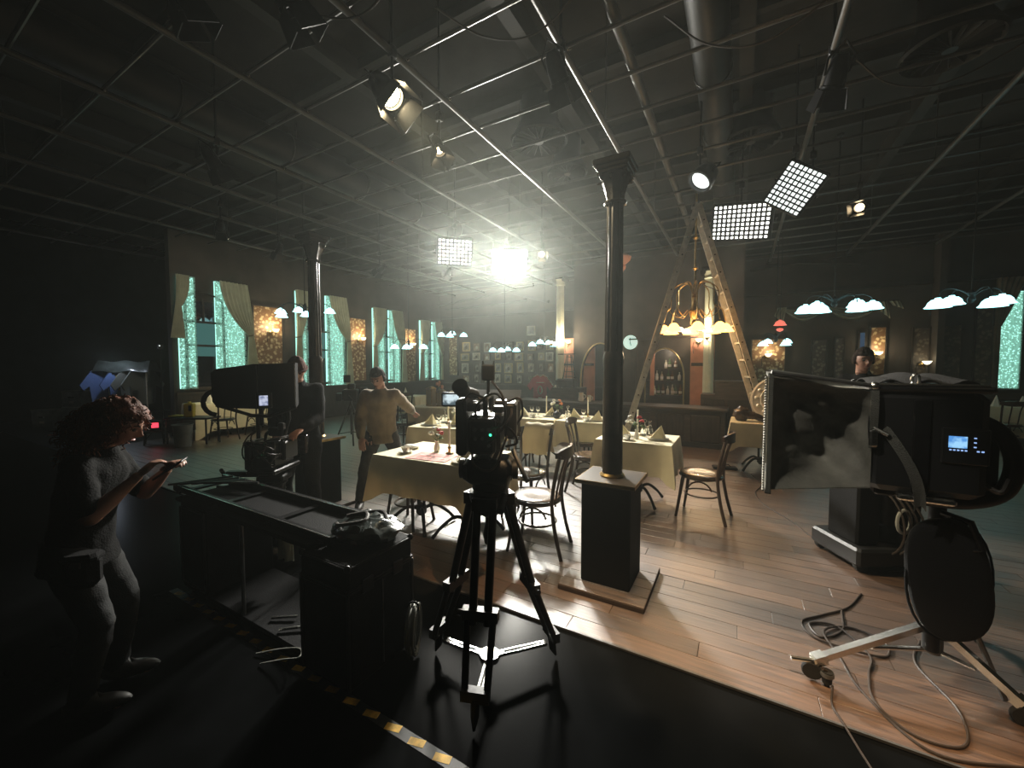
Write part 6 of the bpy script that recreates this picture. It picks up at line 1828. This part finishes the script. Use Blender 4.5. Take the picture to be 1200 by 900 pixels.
def person(label, loc, rz, scale, hands, feet, lean=.05, sway=0.0, head=(0, -.3), top='black_wear', legs='black_wear', shoe='shoe', sleeve=1.0, fat=1.0, curl=.6, drop=0.0, female=False):
    root = thing('person', label, 'person', loc, rz)
    root.scale = (scale,) * 3
    inv_ = (Matrix.Translation(Vector(loc)) @ Matrix.Rotation(rz, 4, 'Z') @ Matrix.Scale(scale, 4)).inverted()
    hl_, hr_ = [inv_ @ Vector(h) for h in hands]
    fl_, fr2 = [inv_ @ Vector(f) for f in feet]
    dz = -drop
    P = Vector
    pel = P((sway * .2, 0, .93 + dz)); spi = P((sway * .5, lean * .35, 1.11 + dz)); che = P((sway * .8, lean * .75, 1.32 + dz)); nb = P((sway, lean, 1.455 + dz)); hb = P((sway, lean + .03, 1.515 + dz))
    sw_ = .165 if not female else .145
    N = [(pel, (.145 * fat, .105 * fat)), (spi, (.125 * fat, .095 * fat)), (che, (.15 * fat, .105 * fat)), (nb, .06), (hb, .052)]
    E_ = [(0, 1), (1, 2), (2, 3), (3, 4)]
    arms, sho = [], []
    for s, ht in ((-1, hl_), (1, hr_)):
        sh_ = P((sway * .9 + s * sw_, lean * .85 - .01, 1.385 + dz))
        el, wr = ik(sh_, ht, .29, .255, P((s * .5, -.7, -.6)))
        k = len(N)
        N += [(sh_, .058), (sh_.lerp(el, .5), .05), (el, .042), (el.lerp(wr, .4), .041), (wr, (.030, .024))]
        E_ += [(2, k), (k, k + 1), (k + 1, k + 2), (k + 2, k + 3), (k + 3, k + 4)]
        arms.append((k, sh_, el, wr, s))
    lg = []
    for s, ft in ((-1, fl_), (1, fr2)):
        hp = P((sway * .1 + s * .088, 0, .89 + dz))
        an = P((ft.x, ft.y, .085))
        kn_, an = ik(hp, an, .42, .415, P((s * .08, 1, 0)))
        an.z = max(an.z, .08)
        k = len(N)
        N += [(hp, .098), (hp.lerp(kn_, .5), .078), (kn_, .058), (kn_.lerp(an, .35), .056), (an, .038), (an + P((0, .06, -.045)), .034), (an + P((0, .16, -.06)), (.036, .022))]
        E_ += [(0, k)] + [(k + i, k + i + 1) for i in range(6)]
        lg.append((k, hp, kn_, an))
    ms = [flesh(N, E_)]
    # hands: palm + five unequal, bent fingers
    for (k, sh_, el, wr, s) in arms:
        d = (wr - el).normalized()
        up = P((0, 0, 1)) if abs(d.z) < .8 else P((0, 1, 0))
        sd = d.cross(up).normalized() * s      # towards thumb-less side
        nm = sd.cross(d).normalized()
        if nm.z > 0: nm = -nm                  # palm faces down / inwards
        pc = wr + d * .055
        hn = [(wr, (.028, .022)), (pc, (.040, .017)), (wr + d * .09, (.042, .014))]
        he = [(0, 1), (1, 2)]
        fm = MB()
        fm.ball(wr + d * .055, .038, 12, 8, Matrix((sd, d, nm)).transposed(), lambda p, dd: P((dd.x * .042, dd.y * .055, dd.z * .017)))
        for i, ln in enumerate((.072, .082, .076, .060)):
            b0 = wr + d * .098 + sd * (-.030 + .020 * i)
            a1, a2 = curl * .6, curl * 1.3
            d1 = (d * math.cos(a1) + nm * math.sin(a1)); d2 = (d * math.cos(a2) + nm * math.sin(a2)); d3 = (d * math.cos(a2 * 1.3) + nm * math.sin(a2 * 1.3))
            p1 = b0 + d1 * ln * .45; p2 = p1 + d2 * ln * .32; p3 = p2 + d3 * ln * .25
            fm.tube([b0 - d * .02, b0, p1, p2, p3], [.0095, .0095, .009, .0085, .006], 8)
        t0 = wr + d * .03 - sd * .028
        td = (d * .6 - sd * .7 + nm * .35).normalized()
        fm.tube([t0, t0 + td * .035, t0 + td * .05 + d * .03, t0 + td * .052 + d * .05 + nm * .008], [.013, .0115, .010, .007], 8)
        ms.append(fm)
    # head
    yaw, pit = head
    Rh = Matrix.Rotation(yaw, 3, 'Z') @ Matrix.Rotation(pit, 3, 'X')
    hc = hb + Rh @ P((0, .022, .095))
    def face(p, d):
        q = P((d.x * .076, d.y * .096, d.z * .118))
        if d.z < 0:
            q.x *= 1 - .28 * (-d.z); q.y *= 1 - .10 * (-d.z)
        if d.y > 0:
            q.y += .030 * math.exp(-((d.x / .13) ** 2 + ((d.z + .18) / .16) ** 2)) + .012 * math.exp(-((d.x / .10) ** 2 + ((d.z - .02) / .22) ** 2))
            for s in (-1, 1):
                q.y -= .012 * math.exp(-(((d.x - s * .38) / .18) ** 2 + ((d.z - .06) / .12) ** 2))
                q.y += .006 * math.exp(-(((d.x - s * .36) / .22) ** 2 + ((d.z - .24) / .08) ** 2))
            q.y += .010 * math.exp(-((d.x / .22) ** 2 + ((d.z + .52) / .10) ** 2)) - .006 * math.exp(-((d.x / .3) ** 2 + ((d.z + .63) / .05) ** 2)) + .012 * math.exp(-((d.x / .25) ** 2 + ((d.z + .85) / .14) ** 2))
        return q
    hm2 = MB().ball(hc, 1, 48, 36, Rh, face)
    for s in (-1, 1):
        hm2.ball(hc + Rh @ P((s * .076, -.008, -.005)), (.010, .020, .032), 12, 10, Rh)
    hm2.tube([hb - P((0, 0, .05)), hb, hc - Rh @ P((0, .01, .03))], [.054, .053, .055], 16)
    body = fuse([], .0065, ms + [hm2], 3)
    add_part('body', body, M['skin'], root)
    for s in (-1, 1):
        MB().ball(hc + Rh @ P((s * .030, .079, .008)), .0115, 10, 8).build('eye', M['eye'], root)
        MB().tube([hc + Rh @ P((s * x, y, z)) for x, y, z in ((.014, .093, .030), (.030, .088, .036), (.046, .074, .030))], .004, 5).build('eyebrow', M['hair_dark'], root)
    MB().tube([hc + Rh @ P((x, y, z)) for x, y, z in ((-.024, .083, -.060), (-.008, .094, -.056), (.008, .094, -.056), (.024, .083, -.060))], [.003, .006, .006, .003], 6).build('lips', M['lips'], root)
    # clothing grown over the same skeleton
    infl = .022 * fat
    idx = [0, 1, 2, 3]
    tn = [(pel - P((0, 0, .03)), (.165 * fat, .125 * fat)), (spi, (.15 * fat, .118 * fat)), (che, (.172 * fat, .125 * fat)), (nb - P((0, 0, .02)), .075), (pel - P((0, 0, .13)), (.185 * fat, .15 * fat, 1))]
    te = [(0, 1), (1, 2), (2, 3), (0, 4)]
    for (k, sh_, el, wr, s) in arms:
        q = len(tn)
        if sleeve >= 1:
            tn += [(sh_, .068 + infl * .3), (sh_.lerp(el, .5), .066 + infl * .3), (el, .058 + infl * .3), (el.lerp(wr, .45), .056 + infl * .3), (el.lerp(wr, .95), .040 + infl * .2)]
            te += [(2, q), (q, q + 1), (q + 1, q + 2), (q + 2, q + 3), (q + 3, q + 4)]
        else:
            tn += [(sh_, .066), (sh_.lerp(el, .45), .064), (sh_.lerp(el, .85), .060)]
            te += [(2, q), (q, q + 1), (q + 1, q + 2)]
    tm = fuse([], .012, [flesh(tn, te)], 8)
    wrinkle(tm, .010 * fat, 9, .7)
    add_part('sweater' if sleeve >= 1 else 'shirt', tm, M[top], root)
    ln_ = [(pel + P((0, 0, .03)), (.152 * fat, .115 * fat))]
    le = []
    for (k, hp, kn_, an) in lg:
        q = len(ln_)
        ln_ += [(hp, .112), (hp.lerp(kn_, .5), .092), (kn_, .074), (kn_.lerp(an, .5), .068), (kn_.lerp(an, .96), .060)]
        le += [(0, q)] + [(q + i, q + i + 1) for i in range(4)]
    lm = fuse([], .012, [flesh(ln_, le)], 6)
    wrinkle(lm, .008, 10, 1.2)
    add_part('trousers', lm, M[legs], root)
    for (k, hp, kn_, an) in lg:
        sb = MB().ball(an + P((0, .07, -.043)), 1, 18, 12, None, lambda p, d: P((d.x * .050, d.y * .155, max(-.04, d.z * (.045 if d.y > 0 else .07)))))
        sb.build('shoe', M[shoe], root)
    return root, hc, Rh, inv_

def hair_cap(root, hc, Rh, mat, grow=1.12, name='hair', seed=0, low=-.35):
    def f(p, d):
        g = grow + .11 * noise.noise(d * 5 + Vector((seed, 0, 0))) + .07 * noise.noise(d * 14)
        if (d.y > .25 and d.z < .42) or d.z < low:
            g = .80
        return Vector((d.x * .078 * g, d.y * .097 * g, d.z * .120 * g))
    MB().ball(hc, 1, 44, 32, Rh, f).build(name, M[mat], root, 80)

pm_root, hc, Rh, iv = person('man in a loose olive sweater leaning between two dining tables', (-3.62, 3.26, 0), math.radians(-136), .95, ((-3.62, 3.86, .93), (-3.62, 2.97, .80)), ((-3.42, 3.56, 0), (-3.66, 2.97, 0)), lean=.12, head=(-.35, -.45), top='sweater', legs='trousers', fat=1.12, curl=.5, drop=.06)
hair_cap(pm_root, hc, Rh, 'hair_dark', 1.15, seed=2)
op_root, hc, Rh, iv = person('camera operator in a rust beanie and black jacket beside the dolly', (-3.76, 2.36, 0), math.radians(-137), .98, ((-3.44, 2.17, 1.02), (-3.60, 2.03, 1.0)), ((-3.68, 2.46, 0), (-3.82, 2.22, 0)), lean=.06, head=(.25, -.5), top='black_wear', legs='black_wear', fat=1.12)
def bean(p, d):
    g = 1.13 + .02 * math.sin(math.atan2(d.y, d.x) * 22)
    if d.z < .12 + .12 * max(0, d.y): g = .82
    return Vector((d.x * .078 * g, d.y * .097 * g, d.z * .122 * (g + .05)))
MB().ball(hc, 1, 56, 30, Rh, bean).build('beanie', M['beanie'], op_root, 80)
MB().tube([hc + Rh @ Vector((.089 * math.cos(t), .109 * math.sin(t), .022 + .012 * math.sin(t))) for t in [2 * PI * i / 28 for i in range(28)]], .013, 8, True).build('beanie_cuff', M['beanie'], op_root)
bk_root, hc, Rh, iv = person('person in dark clothes standing behind the big hooded monitor', (1.24, 5.92, 0), math.radians(150), 1.03, ((1.50, 5.72, .80), (.98, 5.84, .80)), ((1.34, 5.88, 0), (1.14, 5.96, 0)), lean=.02, head=(.7, -.1), top='black_wear', legs='grey_jeans', shoe='shoe_w')
hair_cap(bk_root, hc, Rh, 'hair_dark', 1.2, seed=5)
wo_root, hc, Rh, iv = person('woman with curly auburn hair in black looking at her phone', (-2.68, .58, 0), math.radians(-42), .83, ((-2.45, .84, 1.08), (-2.42, .72, 1.08)), ((-2.74, .70, 0), (-2.58, .54, 0)), lean=.12, head=(0, -.5), top='black_wear', legs='grey_jeans', shoe='shoe_w', sleeve=.5, fat=1.08, curl=1.0, female=True)
def mane(p, d):
    g = 1.5 + .16 * noise.noise(d * 4) + .08 * noise.noise(d * 10)
    if d.y > .35 and abs(d.x) < .75 and d.z < .45: g = .82
    q = Vector((d.x * .088 * g, d.y * .098 * g - .02, d.z * .122 * (g if d.z < 0 else g * .86)))
    if d.z < 0: q.z *= 1.35; q.y -= .03
    return q
hb_ = MB().ball(hc, 1, 40, 30, Rh, mane).build('hair', M['hair_red'], wo_root, 80)
cu = MB()
r_ = random.Random(11)
for k in range(420):
    d = Vector((r_.gauss(0, 1), r_.gauss(-.35, 1), r_.gauss(0, 1))).normalized()
    if d.y > .3 and abs(d.x) < .7 and d.z < .5:
        continue
    p = mane(None, d)
    p0 = Vector(p) * .9
    ax = (d * .35 + Vector((0, -.15, -1))).normalized()
    x, y, _ = fr(ax)
    ln = r_.uniform(.05, .12)
    rr = r_.uniform(.007, .013)
    pts = [hc + Rh @ (p0 + d * .018 + ax * ln * (i / 12) + (x * math.cos(i * 1.05 + k) + y * math.sin(i * 1.05 + k)) * rr) for i in range(13)]
    cu.tube(pts, [.0035] * 11 + [.003, .0015], 4)
tag(cu.build('curls', M['hair_red'], hb_, 80), kind='stuff')
ph = thing('phone', 'smartphone held in the curly-haired woman\'s hands', 'phone', (-2.38, .83, 1.10))
ph.rotation_euler = (math.radians(35), math.radians(5), math.radians(-42))
MB().rbox((0, 0, 0), (.072, .15, .009), .004).build('phone_body', M['black_plastic'], ph, 30)
MB().box((0, 0, .005), (.064, .138, .001)).build('phone_glass', M['lens'], ph, 0)
MB().box((.037, .02, 0), (.002, .03, .004)).build('side_button', M['chrome'], ph, 0)
wb_ = thing('waist_bag', 'small black pouch on the curly-haired woman\'s hip', 'bag', (-2.55, .59, .64), math.radians(-42))
MB().rbox((0.06, 0, .05), (.08, .13, .15), .03).build('pouch', M['black_cloth'], wb_, 30)
MB().rbox((.06, 0, .11), (.085, .135, .04), .015).build('flap', M['black_cloth'], wb_, 30)
MB().rbox((.105, .0, .09), (.012, .04, .03), .004).build('buckle', M['grey_metal'], wb_, 30)

# ------------------------------------------------------------------ dark studio corner on the left
rk = thing('clothes_rack', 'rolling clothes rack under clear plastic in the dark studio', 'clothes rack', (-12.9, 3.75, 0), math.radians(35))
for s in (-1, 1):
    MB().cyl((s * .42, 0, .08), (s * .42, 0, 1.62), .014, n=8).cyl((s * .42, -.25, .08), (s * .42, .25, .08), .014, n=8).build('upright', M['alu'], rk)
    for q in (-.25, .25):
        MB().lathe([(.008, -.012), (.03, -.012), (.03, .012), (.008, .012)], 12, (s * .42, q, .035), RX).build('caster', M['rubber'], rk)
MB().cyl((-.42, 0, 1.62), (.42, 0, 1.62), .014, n=8).build('top_bar', M['alu'], rk)
MB().cyl((-.42, 0, .12), (.42, 0, .12), .012, n=8).build('lower_bar', M['alu'], rk)
def covf(u, v):
    a = (v - .5) * 1.1
    y = .34 * a * (1 + .2 * abs(a))
    z = 1.70 - .9 * max(0, abs(a) - .2) ** 1.2 + .02 * math.sin(u * 12 + v * 5)
    return (-.55 - .12 * abs(a) * (1 - 2 * u) * 1 + 1.1 * u, y, z)
for k, (x, m_, l) in enumerate(((-.55, 'blue_shirt', 'blue jacket hanging on the near end of the clothes rack'), (-.12, 'blue_shirt', 'bright blue shirt with yellow trim on the clothes rack'), (.12, 'grey_shirt', 'grey shirt in the middle of the clothes rack'), (.34, 'grey_shirt', 'grey coat at the far end of the clothes rack'))):
    g = thing('hanging_garment', l, 'garment', (-12.9 + x * math.cos(.61), 3.75 + x * math.sin(.61), .75), .61 + .9, 'garments on the clothes rack')
    MB().prism([(-.20, -.1), (-.24, .35), (-.34, .25), (-.40, .38), (-.22, .70), (-.06, .78), (.06, .78), (.22, .70), (.40, .38), (.34, .25), (.24, .35), (.20, -.1)], -.04, .04, Mx).build('garment_cloth', M[m_], g, 30)
    MB().tube([(-.2, 0, .70), (0, 0, .80), (.2, 0, .70)], .007, 5).tube([(0, 0, .79), (0, 0, .83), (.02, 0, .855), (0, 0, .87)], .004, 5).build('hanger', M['alu'], g)
    if k == 1:
        MB().box((0, -.05, .3), (.18, .02, .10)).box((-.1, -.05, .5), (.05, .02, .2)).build('yellow_trim', M['yellow'], g, 0)
cvx = tag(MB().sheet(lambda u, v: (lambda q: (-12.9 + q[0] * math.cos(.61) - q[1] * math.sin(.61), 3.75 + q[0] * math.sin(.61) + q[1] * math.cos(.61), q[2]))(covf(u, v)), 24, 24, .004, (0, 0, 1)).build('plastic_cover', M['plastic_sheet'], None, 60), 'grey plastic dust cover draped over the clothes rack', 'cover')
lamp('rack_fill', 'POINT', (0, -.5, 1.75), 9, (.75, .85, 1.0), rk, shadow_soft_size=.05)  # cool fill added to lift the rack, no lamp stands there
for k, (x, y, w, h, z, l) in enumerate(((-15.6, 3.0, .55, .45, 0, 'grey storage crate at the left edge of the dark studio'), (-15.2, 3.45, .55, .5, 0, 'grey storage crate under a second crate in the dark studio'), (-15.2, 3.45, .5, .42, .51, 'grey storage crate on top of the lower stack in the dark studio'), (-14.7, 3.9, .5, .5, 0, 'grey storage crate nearest the clothes rack'), (-14.7, 3.9, .46, .42, .51, 'grey storage crate on top nearest the clothes rack'))):
    g = thing('storage_crate', l, 'crate', (x, y, z - .0), .5, 'storage crates in the dark studio')
    MB().box((0, 0, h / 2), (w * .94, .4, h), top=1.05).build('crate_body', M['crate'], g, 0)
    MB().rbox((0, 0, h - .015), (w * 1.02, .44, .035), .008).build('lid', M['crate'], g, 30)
    MB().rbox((0, -.215, h * .6), (.14, .03, .035), .006).build('handle', M['grey_metal'], g, 30)
    MB().box((0, -.207, h * .3), (.12, .01, .06)).build('crate_label', M['china'], g, 0)
bnn = thing('waste_bin', 'grey waste bin under the yellow container by the first window', 'bin', (-9.45, 3.52, 0))
MB().lathe([(.13, 0), (.16, .42), (.17, .43), (.165, .44), (.15, .43), (.125, .02), (0, .02)], 22).build('bin_body', M['bin'], bnn)
MB().tube([(.166 * math.cos(t), .166 * math.sin(t), .435) for t in [2 * PI * i / 22 for i in range(22)]], .010, 6, True).build('bin_rim', M['bin'], bnn)
tb = thing('trolley_table', 'small dark trolley table beside the first window table', 'trolley', (-9.78, 3.82, 0), .5)
MB().rbox((0, 0, .52), (.9, .4, .04), .01).build('table_top', M['black_plastic'], tb, 30)
for sx in (-1, 1):
    for sy in (-1, 1):
        MB().cyl((sx * .4, sy * .16, 0), (sx * .4, sy * .16, .5), .018, n=8).build('leg', M['black_metal'], tb)
MB().rbox((-.25, 0, .36), (.35, .34, .26), .015).build('side_box', M['black_plastic'], tb, 30)
yc = thing('yellow_container', 'yellow plastic container on the dark trolley table', 'container', (-9.80, 3.78, .54), .9)
MB().rbox((0, 0, .14), (.16, .16, .28), .015).build('container_body', M['yellow'], yc, 30)
MB().box((0.03, -.082, .18), (.05, .004, .12)).build('dark_mark', M['black'], yc, 0)
MB().cyl((0, 0, .28), (0, 0, .31), .03, n=14).build('cap', M['yellow'], yc)
ys = thing('plastic_tray', 'flat yellow tray lying on the dark trolley table', 'tray', (-10.02, 3.68, .54), .5)
MB().rbox((0, 0, .015), (.30, .2, .03), .008).build('tray_plate', M['yellow'], ys, 30)
rb_ = thing('battery_charger', 'dark charger with glowing red display by the trolley table', 'charger', (-10.30, 3.36, .28), 1.2)
MB().rbox((0, 0, .1), (.22, .2, .2), .012).build('charger_body', M['black_plastic'], rb_, 30)
MB().box((.02, -.105, .11), (.11, .006, .10)).build('red_display', M['red_led'], rb_, 0)
sb2 = thing('low_stool', 'low black stool holding the battery charger', 'stool', (-10.30, 3.36, 0), 1.2)
MB().rbox((0, 0, .255), (.36, .3, .05), .01).build('seat', M['black_plastic'], sb2, 30)
for sx in (-1, 1):
    for sy in (-1, 1):
        MB().bar((sx * .15, sy * .12, 0), (sx * .13, sy * .10, .24), .03).build('leg', M['black_metal'], sb2, 0)
st5 = thing('light_stand', 'thin dark light stand with small lamp left of the first window', 'light stand', (-10.9, 3.72, 0))
MB().cyl((0, 0, 0), (0, 0, 1.95), .012, n=8).build('pole', M['black_metal'], st5)
for k in range(3):
    a = k * 2.1
    MB().bar((0, 0, .35), (.3 * math.cos(a), .3 * math.sin(a), 0.01), .014).build('leg', M['black_metal'], st5, 0)
MB().rbox((0, 0, 2.0), (.10, .08, .10), .015).build('lamp_head', M['black_plastic'], st5, 30)
MB().ball((.05, -.03, 2.02), .012, 8, 6).build('indicator', M['led_dim'], st5)
f3 = thing('film_camera', 'far black film camera on light stand between column and sweater man', 'camera', (-6.3, 4.95, .95), .8)
MB().rbox((0, 0, .1), (.26, .4, .2), .02).build('camera_body', M['black_plastic'], f3, 30)
MB().rbox((.02, -.05, .26), (.12, .2, .1), .015).rbox((-.05, -.1, .40), (.12, .06, .14), .01).build('accessory_module', M['black_plastic'], f3, 30)
MB().cyl((0, .2, .1), (0, .36, .1), .06, n=18).rbox((0, .38, .1), (.24, .05, .2), .01).build('lens', M['lens'], f3)
MB().rbox((.22, .0, .12), (.14, .18, .22), .015).build('side_module', M['black_plastic'], f3, 30)
MB().rbox((-.2, 0, .06), (.1, .2, .14), .01).build('side_module', M['black_plastic'], f3, 30)
MB().tube(spline([(-.02, -.2, .1), (.1, -.3, .0), (.2, -.15, .05)], 6), .01, 6).build('camera_cable', M['cable'], f3)
t3 = thing('light_tripod', 'thin grey tripod carrying the far film camera', 'tripod', (-6.3, 4.95, 0))
for k in range(3):
    a = k * 2.094 + .3
    MB().tube([(0, 0, .9), (.22 * math.cos(a), .22 * math.sin(a), .4), (.38 * math.cos(a), .38 * math.sin(a), .01)], .016, 7).build('leg', M['grey_metal'], t3)
    MB().cyl((0, 0, .35), (.24 * math.cos(a), .24 * math.sin(a), .34), .009, n=6).build('spreader', M['grey_metal'], t3)
MB().cyl((0, 0, .3), (0, 0, .95), .02, n=10).build('centre_column', M['grey_metal'], t3)
